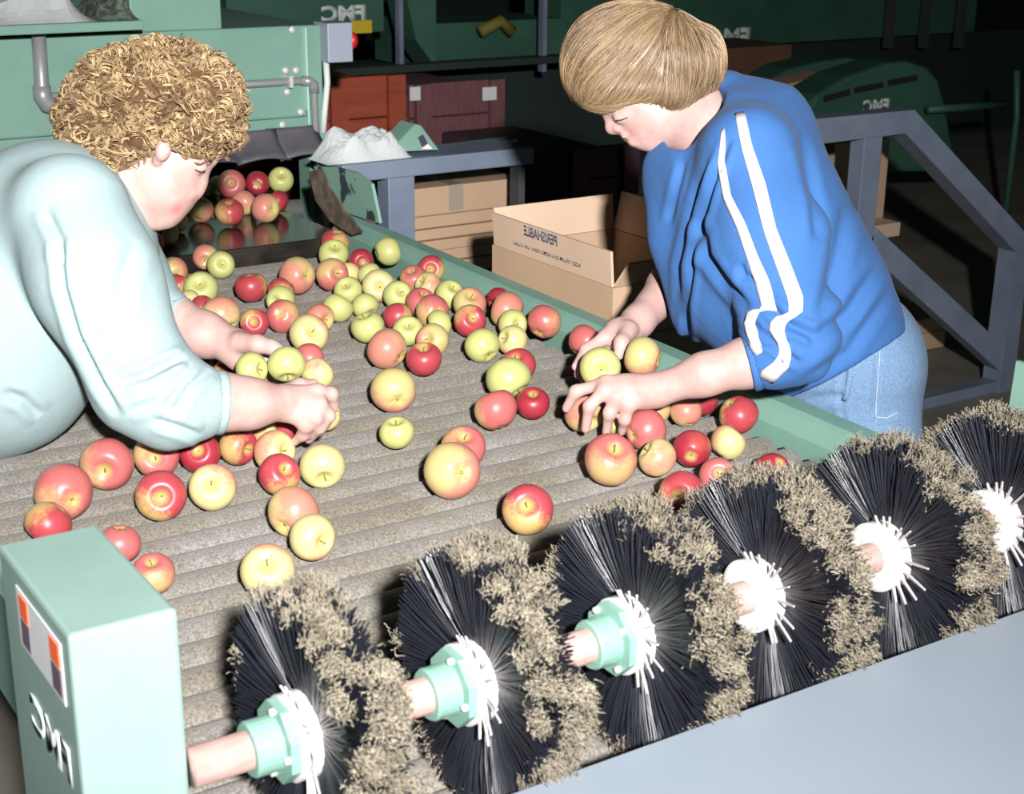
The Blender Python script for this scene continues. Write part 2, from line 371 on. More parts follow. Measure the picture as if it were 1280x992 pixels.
ap(648, 457, 45, 'R', None, 'red apple at the back of the cluster of four')
ap(635, 472, 58, 'G', ('s', .6, .8), 'large green apple in the cluster of four')
ap(620, 512, 56, 'K', ('c', .3, .95), 'rosy apple at the front left of the cluster of four')
ap(666, 504, 43, 'D', ('s', .0, -.75), 'small deep red apple at the right of the cluster of four')
ap(492, 488, 57, 'P', ('c', .3, .55), 'large rosy peach apple alone in the middle of the bed')
ap(496, 541, 45, 'G', ('s', -.05, -.85), 'small yellow green apple alone in the middle of the bed')
ap(579, 560, 58, 'K', ('s', .1, -.7), 'pink apple behind the largest peach green one')
ap(566, 588, 74, 'P', ('c', .45, .05), 'largest peach green apple in the open front of the bed')
ap(660, 637, 65, 'R', ('s', -.1, -.3), 'single red and yellow apple just behind the brushes')
g = 'apples by the worker in blue'
ap(732, 427, 45, 'K', None, 'pink yellow apple touching the far fingers of the worker in blue')
ap(750, 459, 52, 'G', ('s', .1, .2), 'green apple with open hollow in the far hand of the worker in blue', .955, g)
ap(803, 446, 52, 'P', ('c', .9, .3), 'peach apple under the far thumb of the worker in blue', .96, g)
ap(732, 514, 53, 'P', None, 'orange peach apple gripped by the near hand of the worker in blue')
ap(774, 525, 40, 'G', None, 'green apple seen between the near fingers of the worker in blue')
ap(807, 537, 54, 'K', ('c', -.8, .3), 'pink apple lying behind three touching apples, below the near hand')
ap(850, 514, 41, 'P', ('c', .2, .95), 'peach apple below the near wrist of the worker in blue')
ap(826, 512, 32, 'K', None, 'small pink apple half hidden under the near wrist of the worker in blue')
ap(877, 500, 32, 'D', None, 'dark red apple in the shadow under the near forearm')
ap(923, 518, 51, 'R', ('c', -.6, -.7), 'bright red apple at the rail, farthest right on the bed')
ap(910, 553, 46, 'Y', None, 'yellow apple with a pink base at the right end of a row of four')
ap(865, 561, 49, 'D', None, 'deep red apple between two yellow ones in a row of four')
ap(822, 572, 50, 'Y', None, 'yellow peach apple second from left in a row of four')
ap(763, 575, 68, 'K', ('s', .2, -.6), 'large pink apple at the left end of a row of four')
ap(853, 617, 60, 'R', ('s', -.35, .1), 'red and pink apple half behind the bristles of a brush')
ap(897, 595, 40, 'K', None, 'pink apple with only its top showing over a brush')
ap(966, 588, 44, 'D', None, 'red apple peeking over the brush tops near the rail')
g = 'apples by the curly haired worker'
ap(134, 579, 68, 'K', ('s', .1, .35), 'large pink apple farthest up in the left foreground group')
ap(80, 615, 72, 'K', ('c', .6, .3), 'large rosy apple leftmost in the foreground, behind a half yellow one')
ap(61, 654, 60, 'R', None, 'half pink half yellow apple just above the green drive housing')
ap(196, 568, 58, 'K', ('s', .1, .15), 'pink apple in the shadow under the aqua cuff')
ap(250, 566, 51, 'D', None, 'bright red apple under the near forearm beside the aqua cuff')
ap(297, 557, 50, 'R', None, 'red pink apple under the near forearm, left of the wrist')
ap(201, 619, 64, 'R', ('s', .25, .05), 'red and green apple with its hollow facing, beside a pale yellow one')
ap(266, 609, 61, 'Y', ('s', .1, -.25), 'pale yellow green apple with a visible stem in the left foreground')
ap(343, 564, 54, 'Y', ('s', .8, -.1), 'yellow green apple just below the near hand of the curly haired worker')
ap(349, 593, 54, 'R', ('s', .5, -.4), 'red apple below the near hand, beside a yellow one with a hollow')
ap(403, 582, 57, 'Y', ('s', .2, .7), 'yellow apple with its hollow turned down, right of the near hand')
ap(366, 640, 66, 'P', ('c', -.3, .6), 'peach apple behind a paler one in the front centre left')
ap(390, 671, 60, 'Y', ('s', .7, .2), 'pale peach apple in front of the peach one, centre left')
ap(335, 714, 70, 'Y', ('s', .1, -.5), 'yellow apple with a red cheek touching the first brush')
ap(150, 679, 46, 'K', None, 'rosy apple cut off by the back edge of the green housing')
ap(192, 717, 48, 'K', ('s', .0, -.8), 'pink red apple beside the right edge of the green housing')
ap(358, 535, 42, 'R', None, 'red apple under the palm of the curly haired worker\'s near hand')
ap(329, 543, 36, 'P', ('s', .3, .0), 'small peach apple with its hollow facing under the near wrist')
ap(315, 461, 43, 'G', ('s', .85, .0), 'green apple on the left held between the curly haired worker\'s hands', .955, g)
ap(360, 457, 48, 'G', None, 'big yellow green apple under the far thumb between the hands', .96, g)
ap(386, 448, 37, 'K', None, 'pink apple behind the big yellow green one between the hands', .925, g)
ap(391, 474, 33, 'Y', None, 'peach yellow apple on the right of the apples between the hands', .935, g)
ap(388, 490, 32, 'G', None, 'green apple just over the near knuckles of the curly haired worker', .92, g)
ap(402, 512, 28, 'Y', None, 'yellow apple inside the curled near fingers of the curly haired worker', .893, g)
ap(284, 468, 36, 'R', None, 'orange red apple in the shadow under the far wrist')
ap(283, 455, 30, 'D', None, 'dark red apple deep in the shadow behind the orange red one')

pos = []; rad = []
for u, v, d, k, face, z, label, grp in A:
    r = 0.035
    for _ in range(12):
        c = P(u, v, z=(BED + r * .97) if z is None else (-z + r * .97 if z < 0 else z))
        dep = -(ROT.T @ (c - CAM))[2]; r = min(max(d * dep / F / 2, .026), .043)
    pos.append(c); rad.append(r)
pos = np.array(pos); rad = np.array(rad); fixed = np.array([a[5] is not None for a in A]); anchor = pos.copy()
for it in range(140):                       # let the apples settle: no two share the same space
    dlt = pos[:, None] - pos[None]; dist = np.linalg.norm(dlt, axis=2) + np.eye(len(A)) * 9
    ov = np.clip(.975 * (rad[:, None] + rad[None]) - dist, 0, None); push = (dlt / dist[..., None] * ov[..., None]).sum(1) * .42
    pos += push; pos += (anchor - pos) * .015
    pos[~fixed, 2] = np.maximum(pos[~fixed, 2] * .5 + (BED + rad[~fixed] * .97) * .5, BED + rad[~fixed] * .97)
    on_bed = pos[:, 1] < 3.06
    pos[on_bed, 2] = np.maximum(pos[on_bed, 2], BED + rad[on_bed] * .97)
for i, (u, v, d, k, face, z, label, grp) in enumerate(A):
    o = link(bpy.data.objects.new('apple', AMESH[k][i % 4])); r = float(rad[i]) * 1.0
    if face is None:
        w = Vector((rng.normal(), rng.normal(), rng.normal() + .6)).normalized()
    else:
        e, a_, b_ = face; c_ = math.sqrt(max(.02, 1 - a_ * a_ - b_ * b_))
        w = Vector(ROT @ np.array([a_, -b_, c_])).normalized()
        if e == 'c': w = -w
    q = w.to_track_quat('Z', 'X') @ Quaternion((0, 0, 1), rng.uniform(0, 6.28))
    o.rotation_mode = 'QUATERNION'; o.rotation_quaternion = q; o.location = pos[i]; o.scale = (r,) * 3
    tag(o, label, 'apple', grp)
    s = link(bpy.data.objects.new('stem', STEM), o)
    s = link(bpy.data.objects.new('calyx', CALYX), o)

# ------------------------------------------------------------------ brush shaft with six round brushes
SY, SZ = 1.019, 0.98
BX = [.451, .619, .793, .955, 1.132, 1.308]
brush = empty('brush_shaft', (.36, SY, SZ)); tag(brush, 'shaft carrying six round black bristle brushes across the roller bed', 'brush roll')
rel(MB().tube([(.356, SY, SZ), (1.598, SY, SZ)], .0165, 24).build('shaft', M_steel, None, True), brush)
M_bristle = mat('black_bristle', srgb(30, 32, 40), .32, spec=.9)
M_tip = mat('dusty_bristle_tip', srgb(156, 147, 128), .9, noise=(60, srgb(112, 104, 88), .4, .7))
def bristle_mesh(seed, n, rim):
    r = np.random.default_rng(seed); V = []; Fc = []
    if not rim:
        nt = 46
        for i in range(n):
            t = r.integers(nt); a = 2 * math.pi * (t + r.normal(0, .28)) / nt; ax = r.uniform(-1, 1)
            r0, r1 = .030, .117 + r.normal(0, .003); fl_ = .030 * (1 if r.random() > 0 else 0)
            da = r.normal(0, .03); bx = r.normal(0, .002)
            c, s = math.cos(a), math.sin(a); c2, s2 = math.cos(a + da), math.sin(a + da)
            p0 = np.array([ax * .005, c * r0, s * r0]); pm = np.array([ax * .014 + bx, (c + c2) / 2 * .075, (s + s2) / 2 * .075]); p1 = np.array([ax * .026 + .004 + bx, c2 * r1, s2 * r1])
            t_ = np.array([0, -s, c]); b_ = np.array([1., 0, 0]); w = .0008
            o = len(V)
            for p in (p0, pm, p1):
                for k in range(3):
                    an = 2.094 * k; V.append(p + w * (t_ * math.cos(an) + b_ * math.sin(an)))
            for j in range(2):
                for k in range(3): Fc.append((o + j * 3 + k, o + j * 3 + (k + 1) % 3, o + j * 3 + 3 + (k + 1) % 3, o + j * 3 + 3 + k))
    else:
        nc = 190; clump = [(r.uniform(0, 6.283), r.uniform(-.020, .034), r.uniform(.109, .121), r.uniform(.6, 1.1)) for _ in range(nc)]
        for i in range(n):
            ca, cx, cr, cs = clump[r.integers(nc)]
            p = np.array([cx + r.normal(0, .0055) * cs, 0, 0]); a = ca + r.normal(0, .05) * cs; rr = cr + r.normal(0, .004)
            c, s = math.cos(a), math.sin(a)
            p = np.array([np.clip(p[0], -.027, .040), c * rr, s * rr]); o = len(V); d = np.array([r.normal(0, .6), c, s]); w = .0005
            for j in range(4):
                for k in range(3):
                    an = 2.094 * k; V.append(p + w * np.array([math.cos(an), -s * math.sin(an), c * math.sin(an)]))
                d = d * .4 + r.normal(0, .8, 3) + .4 * np.array([0, c, s]); d /= np.linalg.norm(d); p = p + d * .003
            for j in range(3):
                for k in range(3): Fc.append((o + j * 3 + k, o + j * 3 + (k + 1) % 3, o + j * 3 + 3 + (k + 1) % 3, o + j * 3 + 3 + k))
    me = bpy.data.meshes.new('bristles'); me.from_pydata([tuple(map(float, q)) for q in V], [], [tuple(map(int, q)) for q in Fc])
    me.materials.append(M_tip if rim else M_bristle); me.polygons.foreach_set('use_smooth', [True] * len(Fc)); me.update(); return me
BR = bristle_mesh(3, 7500, False); BT = bristle_mesh(4, 15000, True)
core = MB().tube([(-.0035, 0, 0), (.0035, 0, 0)], .098, 48); core_me = core.build('core', mat('bristle_root_core', srgb(14, 15, 18), .8)); CORE = core_me.data; bpy.data.objects.remove(core_me)
def flange(m_):
    """octagonal bolted flange seen from the drive side"""
    mb = MB(); n = 8; ang = [math.pi / 8 + k * math.pi / 4 for k in range(n)]
    ro = [.036, .036, .036, .036, .036, .036, .036, .036]
    v = [(-.022, ro[k] * math.cos(a), ro[k] * math.sin(a)) for k, a in enumerate(ang)] + [(-.013, ro[k] * math.cos(a), ro[k] * math.sin(a)) for k, a in enumerate(ang)]
    mb.add(v, [tuple(range(n)), tuple(range(2 * n - 1, n - 1, -1))] + [(k, (k + 1) % n, n + (k + 1) % n, n + k) for k in range(n)])
    return mb
for i, bx in enumerate(BX):
    rot = rng.uniform(0, 6.28)
    br = link(bpy.data.objects.new('bristle_disc', BR)); br.location = (bx - .36 + .012, 0, 0); br.parent = brush; br.rotation_euler = (rot, 0, 0); br['kind'] = 'stuff'
    ti = link(bpy.data.objects.new('bristle_tips', BT)); ti.parent = br; ti['kind'] = 'stuff'
    co = link(bpy.data.objects.new('bristle_core', CORE)); co.parent = br
    hub = empty('hub', (bx - .36, 0, 0)); hub.parent = brush
    disc = MB().tube([(-.013, 0, 0), (-.012, 0, 0), (.008, 0, 0), (.010, 0, 0)], .0375, 40, True, [.034, .0375, .0375, .035]).build('hub_disc', M_white_plastic, hub)
    for k in range(11):                                           # tuft roots, flash glint put into their white colour and one-sided fan
        a = math.pi - .5 + math.radians(-70 + 140 * k / 10 + rng.uniform(-5, 5)); l = .046 + .042 * max(0, math.cos(a - math.pi + .3)) ** 2 * rng.uniform(.5, 1)
        MB().hexa([Vector((x_ + sx * .0009, r_ * math.cos(a) - st_ * math.sin(a), r_ * math.sin(a) + st_ * math.cos(a))) for r_, x_, wd_ in ((.0355, -.006, .0016), (l, -.008 - .26 * (l - .034), .0007)) for sx, st_ in ((-1, -wd_), (1, -wd_), (1, wd_), (-1, wd_))]).build('lit_tuft_root', M_white_plastic, hub)
    if i < 3:
        flange(None).build('flange', M_green, hub)
        MB().tube([(-.046, 0, 0), (-.044, 0, 0), (-.022, 0, 0)], .024, 28, True, [.0225, .024, .024]).build('collar', M_green, hub)
        for k in range(4):
            a = math.pi / 4 + k * math.pi / 2 + rot * .2
            MB().tube([(-.026, .0295 * math.cos(a), .0295 * math.sin(a)), (-.02, .0295 * math.cos(a), .0295 * math.sin(a))], .0032, 8).build('bolt', M_bolt, hub)
# ------------------------------------------------------------------ green drive housing at the near left
hz, hx0, hx1, hy0, hy1 = 1.12, .270, .3555, 1.022, 1.217
dh = empty('drive_housing', (.31, 1.12, 0)); tag(dh, 'pale green sheet metal drive housing at the near end of the brush shaft', 'housing')
mb = MB().box(hx0, hx1, hy0, hy1, .62, hz); rel(mb.build('cover', mat('pale_green_enamel', srgb(122, 146, 138), .5, noise=(14, srgb(117, 141, 133), .4, .7)), bevel=.004), dh)
rel(MB().box(hx0 + .01, hx1 - .005, hy0 + .03, hy1 - .03, 0, .62).build('pedestal', M_green), dh)
st = rel(MB().box(hx0 - .0012, hx0 - .0002, hy0 + .022, hy1 - .052, hz - .070, hz - .016).build('sticker', mat('sticker_silver', srgb(196, 200, 200), .5)), dh)
for y_ in (hy0 + .027, hy1 - .084):
    rel(MB().box(hx0 - .0018, hx0 - .0011, y_, y_ + .024, hz - .040, hz - .020).build('sticker_orange_block', mat('sticker_orange', srgb(224, 96, 52), .5)), dh)
    rel(MB().box(hx0 - .0018, hx0 - .0011, y_, y_ + .024, hz - .066, hz - .042).build('sticker_grey_block', mat('sticker_grey', srgb(92, 78, 92), .5)), dh)
# ------------------------------------------------------------------ grey sheet metal cover in the near right corner
z_ = .940
cp = empty('cover_sheet', (1.2, .6, 0)); tag(cp, 'smooth pale blue grey sheet metal cover in the near right corner', 'cover')
e0, e1 = P(680, 985, z=z_), P(1275, 752, z=z_); ye = (e0[1] + e1[1]) / 2
M_sheet = mat('pale_blue_grey_sheet', srgb(126, 136, 147), .42, noise=(5, srgb(131, 140, 150), .3, .7), bump=(25, .03, .002))
pr = [(.02, z_), (ye - .004, z_), (ye, z_ - .004), (ye, z_ - .12), (ye - .004, z_ - .12), (ye - .004, z_ - .008), (.02, z_ - .008)]
def yz_prism(pr, x0, x1):
    n = len(pr); v = [(x0, y, z) for y, z in pr] + [(x1, y, z) for y, z in pr]
    return MB().add(v, [tuple(range(n)), tuple(range(2 * n - 1, n - 1, -1))] + [(i, (i + 1) % n, n + (i + 1) % n, n + i) for i in range(n)])
rel(yz_prism(pr, .47, 1.72).build('sheet', M_sheet), cp)
for xx in (.5, 1.66):
    for yy in (.1, ye - .09): rel(MB().box(xx, xx + .04, yy, yy + .04, 0, z_ - .008).build('leg', M_greysteel), cp)

# ------------------------------------------------------------------ sculpting: smooth blends of round cones and ellipsoids, meshed with surface nets
VIEW = ROT @ np.array([0, 0, -1.0]); IMR = ROT @ np.array([1.0, 0, 0]); IMU = ROT @ np.array([0, 1.0, 0])
class Clay:
    def __init__(s, vox): s.h = vox; s.pr = []
    def cone(s, a, b, ra, rb, k=.015, op='u'):
        a = np.array(a, float); b = np.array(b, float); s.pr.append(('c', a, b, ra, rb, k, op)); return s
    def ell(s, c, ax, rad_, k=.02, op='u'):
        s.pr.append(('e', np.array(c, float), np.array(ax, float), np.array(rad_, float), None, k, op)); return s
    def plane(s, p, n, k=.004): s.pr.append(('p', np.array(p, float), np.array(n, float), None, None, k, 'x')); return s
    # photo-measured versions: pixels for the outline, metres for the distance
    def C(s, *pts, k=.015, op='u'):
        q = [(P(u, v, d), r * d / F) for u, v, d, r in pts]
        for (a, ra), (b, rb) in zip(q, q[1:]): s.cone(a, b, ra, rb, k, op)
        return s
    def E(s, u, v, d, ru, rv, rd, tilt=0, k=.02, op='u'):
        t = math.radians(tilt); ax = [IMR * math.cos(t) - IMU * math.sin(t), IMR * math.sin(t) + IMU * math.cos(t), VIEW]
        return s.ell(P(u, v, d), ax, (ru * d / F, rv * d / F, rd), k, op)
    def bbox(s, p):
        if p[0] == 'c': return np.minimum(p[1] - p[3], p[2] - p[4]), np.maximum(p[1] + p[3], p[2] + p[4])
        if p[0] == 'e':
            e = np.sqrt(((p[2] * p[3][:, None]) ** 2).sum(0)); return p[1] - e, p[1] + e
    def mesh(s):
        bb = [s.bbox(p) for p in s.pr if p[0] in 'ce' and p[6] == 'u']; h = s.h
        lo = np.min([b[0] for b in bb], 0) - 6 * h; hi = np.max([b[1] for b in bb], 0) + 6 * h
        n = np.ceil((hi - lo) / h).astype(int) + 1
        D = np.full(n, .2, np.float32)
        ax_ = [(lo[i] + h * np.arange(n[i])).astype(np.float32) for i in range(3)]
        for p in s.pr:
            k = p[5]; op = p[6]
            if p[0] == 'p':
                g = (ax_[0][:, None, None] - p[1][0]) * p[2][0] + (ax_[1][None, :, None] - p[1][1]) * p[2][1] + (ax_[2][None, None, :] - p[1][2]) * p[2][2]
                D = np.maximum(D, g.astype(np.float32)); continue
            b0, b1 = s.bbox(p); pad = k + 4 * h
            i0 = np.clip(((b0 - pad - lo) / h).astype(int), 0, n - 1); i1 = np.clip(((b1 + pad - lo) / h).astype(int) + 2, 1, n)
            sl = tuple(slice(a, b) for a, b in zip(i0, i1))
            X = ax_[0][sl[0]][:, None, None]; Y = ax_[1][sl[1]][None, :, None]; Z = ax_[2][sl[2]][None, None, :]
            if p[0] == 'c':
                a, b, ra, rb = p[1], p[2], p[3], p[4]; d = b - a; l2 = max(d @ d, 1e-12)
                px, py, pz = X - a[0], Y - a[1], Z - a[2]
                t = np.clip((px * d[0] + py * d[1] + pz * d[2]) / l2, 0, 1)
                g = np.sqrt((px - t * d[0]) ** 2 + (py - t * d[1]) ** 2 + (pz - t * d[2]) ** 2) - (ra + (rb - ra) * t)
            else:
                c, A_, R_ = p[1], p[2], p[3]; px, py, pz = X - c[0], Y - c[1], Z - c[2]
                q = [px * A_[i][0] + py * A_[i][1] + pz * A_[i][2] for i in range(3)]
                k0 = np.sqrt(sum((q[i] / R_[i]) ** 2 for i in range(3))); k1 = np.sqrt(sum((q[i] / R_[i] ** 2) ** 2 for i in range(3))) + 1e-6
                g = np.where(k0 < .2, (k0 - 1) * R_.min(), k0 * (k0 - 1) / k1)
            o = D[sl]
            if op == 'u':
                m = np.clip(k - np.abs(o - g), 0, None) / max(k, 1e-6); D[sl] = np.minimum(o, g) - m * m * k / 4
            else:                                     # carve
                g = -g; m = np.clip(k - np.abs(o - g), 0, None) / max(k, 1e-6); D[sl] = np.maximum(o, g) + m * m * k / 4
        I = D < 0
        cs = [I[a:n[0] - 1 + a, b:n[1] - 1 + b, c:n[2] - 1 + c] for a in (0, 1) for b in (0, 1) for c in (0, 1)]
        cnt = sum(c_.astype(np.int8) for c_ in cs); act = (cnt > 0) & (cnt < 8)
        ii = np.argwhere(act); idx = np.full(act.shape, -1, np.int32); idx[act] = np.arange(len(ii))
        acc = np.zeros((len(ii), 3)); w = np.zeros(len(ii))
        cor = [(a, b, c) for a in (0, 1) for b in (0, 1) for c in (0, 1)]
        val = {c: D[ii[:, 0] + c[0], ii[:, 1] + c[1], ii[:, 2] + c[2]] for c in cor}
        for c in cor:
            for ax in range(3):
                if c[ax]: continue
                c2 = list(c); c2[ax] = 1; c2 = tuple(c2); a, b = val[c], val[c2]; m = (a < 0) != (b < 0)
                t = np.where(m, a / np.where(m, a - b, 1), 0); pt = np.array(c, float)[None] + t[:, None] * (np.array(c2) - np.array(c))[None]
                acc += pt * m[:, None]; w += m
        V = lo + h * (ii + acc / w[:, None])
        Q = []
        for ax in range(3):
            a1, a2 = (ax + 1) % 3, (ax + 2) % 3
            s0 = [slice(1, n[i] - 1) for i in range(3)]; s0[ax] = slice(0, n[ax] - 1); s1 = list(s0); s1[ax] = slice(1, n[ax])
            A0, A1 = I[tuple(s0)], I[tuple(s1)]
            for sgn in (0, 1):
                e = np.argwhere((A0 & ~A1) if sgn else (~A0 & A1)); 
                if not len(e): continue
                e = e + np.array([0 if i == ax else 1 for i in range(3)])
                def cell(o1, o2):
                    c = e.copy(); c[:, a1] -= o1; c[:, a2] -= o2; return idx[c[:, 0], c[:, 1], c[:, 2]]
                q = np.stack([cell(1, 1), cell(0, 1), cell(0, 0), cell(1, 0)], 1)
                Q.append(q if sgn else q[:, ::-1])
        return V, np.concatenate(Q)
def bulk_obj(name, V, Q, m, parent=None, smooth=True):
    me = bpy.data.meshes.new(name); V = np.asarray(V, np.float32); Q = np.asarray(Q, np.int32); k = Q.shape[1]
    me.vertices.add(len(V)); me.vertices.foreach_set('co', V.ravel()); me.loops.add(Q.size); me.loops.foreach_set('vertex_index', Q.ravel())
    me.polygons.add(len(Q)); me.polygons.foreach_set('loop_start', np.arange(0, Q.size, k, dtype=np.int32)); me.polygons.foreach_set('loop_total', np.full(len(Q), k, np.int32))
    me.update(calc_edges=True); me.validate()
    me.polygons.foreach_set('use_smooth', [smooth] * len(me.polygons)); me.materials.append(m)
    o = bpy.data.objects.new(name, me); COL.objects.link(o)
    if parent is not None: rel(o, parent)
    return o
def smooth_mesh(V, Q, it=2, f=.5):
    for _ in range(it):
        s = np.zeros_like(V); c = np.zeros(len(V))
        for i in range(4):
            for j in ((i + 1) % 4, (i + 3) % 4):
                np.add.at(s, Q[:, i], V[Q[:, j]]); np.add.at(c, Q[:, i], 1)
        V = V * (1 - f) + f * s / np.maximum(c, 1)[:, None]
    return V
def tint(o, base, spots):
    """pigment per vertex (lips, cheeks, knuckles): spots = [(point, radius m, colour, strength)]"""
    me = o.data; n = len(me.vertices); co = np.empty(n * 3, np.float32); me.vertices.foreach_get('co', co); co = co.reshape(-1, 3)
    c = np.tile(np.array(base, np.float32), (n, 1))
    for p, r, col, st in spots:
        w = np.exp(-((np.linalg.norm(co - p, axis=1) / r) ** 2))[:, None] * st; c = c * (1 - w) + np.array(col, np.float32) * w
    a = me.color_attributes.new('pigment', 'FLOAT_COLOR', 'POINT'); a.data.foreach_set('color', c.ravel().astype(np.float32))
def skin_mat(name):
    m = bpy.data.materials.new(name); m.use_nodes = True; n = m.node_tree.nodes; L = m.node_tree.links; b = n['Principled BSDF']
    at = n.new('ShaderNodeAttribute'); at.attribute_name = 'pigment'
    tc = n.new('ShaderNodeTexCoord'); nz = n.new('ShaderNodeTexNoise'); nz.inputs['Scale'].default_value = 45; nz.inputs['Detail'].default_value = 5; L.new(tc.outputs['Object'], nz.inputs['Vector'])
    rp = n.new('ShaderNodeValToRGB'); rp.color_ramp.elements[0].position = .3; rp.color_ramp.elements[1].position = .7; rp.color_ramp.elements[0].color = (.88, .80, .80, 1); rp.color_ramp.elements[1].color = (1, 1, 1, 1); L.new(nz.outputs['Fac'], rp.inputs[0])
    mx = n.new('ShaderNodeMix'); mx.data_type = 'RGBA'; mx.blend_type = 'MULTIPLY'; mx.inputs[0].default_value = 1; L.new(at.outputs['Color'], mx.inputs[6]); L.new(rp.outputs[0], mx.inputs[7]); L.new(mx.outputs[2], b.inputs['Base Color'])
    b.inputs['Roughness'].default_value = .5; b.inputs['Specular IOR Level'].default_value = .35; b.inputs['Subsurface Weight'].default_value = .25; b.inputs['Subsurface Radius'].default_value = (1, .4, .25); b.inputs['Subsurface Scale'].default_value = .005
    bp = n.new('ShaderNodeBump'); bp.inputs['Strength'].default_value = .12; bp.inputs['Distance'].default_value = .001; nb = n.new('ShaderNodeTexNoise'); nb.inputs['Scale'].default_value = 350; L.new(tc.outputs['Object'], nb.inputs['Vector']); L.new(nb.outputs['Fac'], bp.inputs['Height']); L.new(bp.outputs[0], b.inputs['Normal'])
    return m
M_skin = skin_mat('skin')
SKIN = srgb(184, 154, 146); LIP = srgb(178, 104, 102); BLUSH = srgb(190, 138, 130); BROW = srgb(120, 92, 66); NAIL = srgb(226, 180, 170)
def fabric(name, col, col2, weave=700, fold=.25, sheen=.03):
    m = bpy.data.materials.new(name); m.use_nodes = True; n = m.node_tree.nodes; L = m.node_tree.links; b = n['Principled BSDF']
    b.inputs['Roughness'].default_value = .85; b.inputs['Specular IOR Level'].default_value = .2; b.inputs['Sheen Weight'].default_value = sheen
    tc = n.new('ShaderNodeTexCoord'); nz = n.new('ShaderNodeTexNoise'); nz.inputs['Scale'].default_value = weave; nz.inputs['Detail'].default_value = 3; L.new(tc.outputs['Object'], nz.inputs['Vector'])
    n2 = n.new('ShaderNodeTexNoise'); n2.inputs['Scale'].default_value = 22; n2.inputs['Detail'].default_value = 5; n2.inputs['Distortion'].default_value = .6; L.new(tc.outputs['Object'], n2.inputs['Vector'])
    rp = n.new('ShaderNodeValToRGB'); rp.color_ramp.elements[0].position = .3; rp.color_ramp.elements[1].position = .7; rp.color_ramp.elements[0].color = col2; rp.color_ramp.elements[1].color = col; L.new(nz.outputs['Fac'], rp.inputs[0]); L.new(rp.outputs[0], b.inputs['Base Color'])
    b1 = n.new('ShaderNodeBump'); b1.inputs['Strength'].default_value = .25; b1.inputs['Distance'].default_value = .001; L.new(nz.outputs['Fac'], b1.inputs['Height'])
    b2 = n.new('ShaderNodeBump'); b2.inputs['Strength'].default_value = fold; b2.inputs['Distance'].default_value = .008; L.new(n2.outputs['Fac'], b2.inputs['Height']); L.new(b1.outputs[0], b2.inputs['Normal']); L.new(b2.outputs[0], b.inputs['Normal'])
    return m
M_blue = fabric('royal_blue_sweatshirt', srgb(60, 102, 158), srgb(52, 93, 147))
M_aqua = fabric('pale_aqua_sweatshirt', srgb(148, 167, 168), srgb(141, 160, 161), fold=.15)
M_stripe = fabric('white_sleeve_stripe', srgb(188, 181, 183), srgb(180, 173, 175), fold=.1)
M_denim = fabric('light_blue_denim', srgb(118, 146, 174), srgb(88, 114, 146), weave=420, fold=.2)
M_trous = fabric('dark_trousers', srgb(52, 58, 74), srgb(44, 50, 64))
M_shoe = mat('dark_shoe', srgb(40, 36, 34), .6)
from mathutils.bvhtree import BVHTree
def bvh_of(o): return BVHTree.FromPolygons([v.co[:] for v in o.data.vertices], [p.vertices[:] for p in o.data.polygons])
def cast(b, u, v):
    r = ROT @ np.array([(u - 640) / F, -(v - 496) / F, -1.0]); h = b.ray_cast(Vector(CAM), Vector(r).normalized()); return h[0], h[1]
def ribbon(name, b, left, right, m, parent, lift=.0016, n=40, across=5):
    """a strip sewn on the cloth: two outlines measured on the near side of the sleeve, laid on its surface"""
    def samp(pl, t):
        pl = np.array(pl, float); seg = np.r_[0, np.cumsum(np.linalg.norm(np.diff(pl, axis=0), axis=1))]; s = t * seg[-1]
        return np.array([np.interp(s, seg, pl[:, 0]), np.interp(s, seg, pl[:, 1])])
    V = []; ok = []
    for i in range(n + 1):
        a, c = samp(left, i / n), samp(right, i / n)
        for j in range(across + 1):
            q = a + (c - a) * j / across; p, nn = cast(b, q[0], q[1])
            ok.append(p is not None); V.append(tuple(Vector(p) + nn * lift) if p is not None else (0, 0, 0))
    Fc = []
    for i in range(n):
        for j in range(across):
            w = across + 1; f = (i * w + j, i * w + j + 1, (i + 1) * w + j + 1, (i + 1) * w + j)
            if all(ok[k] for k in f): Fc.append(f)
    o = mesh_obj(name, V, Fc, m, None, True); rel(o, parent)
    sd = o.modifiers.new('thick', 'SOLIDIFY'); sd.thickness = .0012; sd.offset = -1
    bm = bmesh.new(); bm.from_mesh(o.data); bmesh.ops.delete(bm, geom=[q for q in bm.verts if not q.link_faces], context='VERTS'); bm.to_mesh(o.data); bm.free()
    return o

def band(name, p, q, r, w, m, parent, sq=1.0):
    """ribbed band around a limb or neck: centre p, axis p->q"""
    p = np.array(p); ax = np.array(q) - p; ax /= np.linalg.norm(ax); n1 = np.cross(ax, VIEW); n1 /= np.linalg.norm(n1); n2 = np.cross(ax, n1); V = []; Fc = []; A_, B_ = 64, 10
    for i in range(A_):
        t = 2 * math.pi * i / A_; d = n1 * math.cos(t) + n2 * math.sin(t) * sq; rib = 1 + .0008 / r * math.cos(t * 32)
        for j in range(B_):
            s = 2 * math.pi * j / B_; V.append(p + d * r * rib + d * .0028 * math.cos(s) + ax * w * math.sin(s))
    for i in range(A_):
        for j in range(B_): Fc.append((i * B_ + j, i * B_ + (j + 1) % B_, (i + 1) % A_ * B_ + (j + 1) % B_, (i + 1) % A_ * B_ + j))
    o = mesh_obj(name, V, Fc, m, None, True); return rel(o, parent)
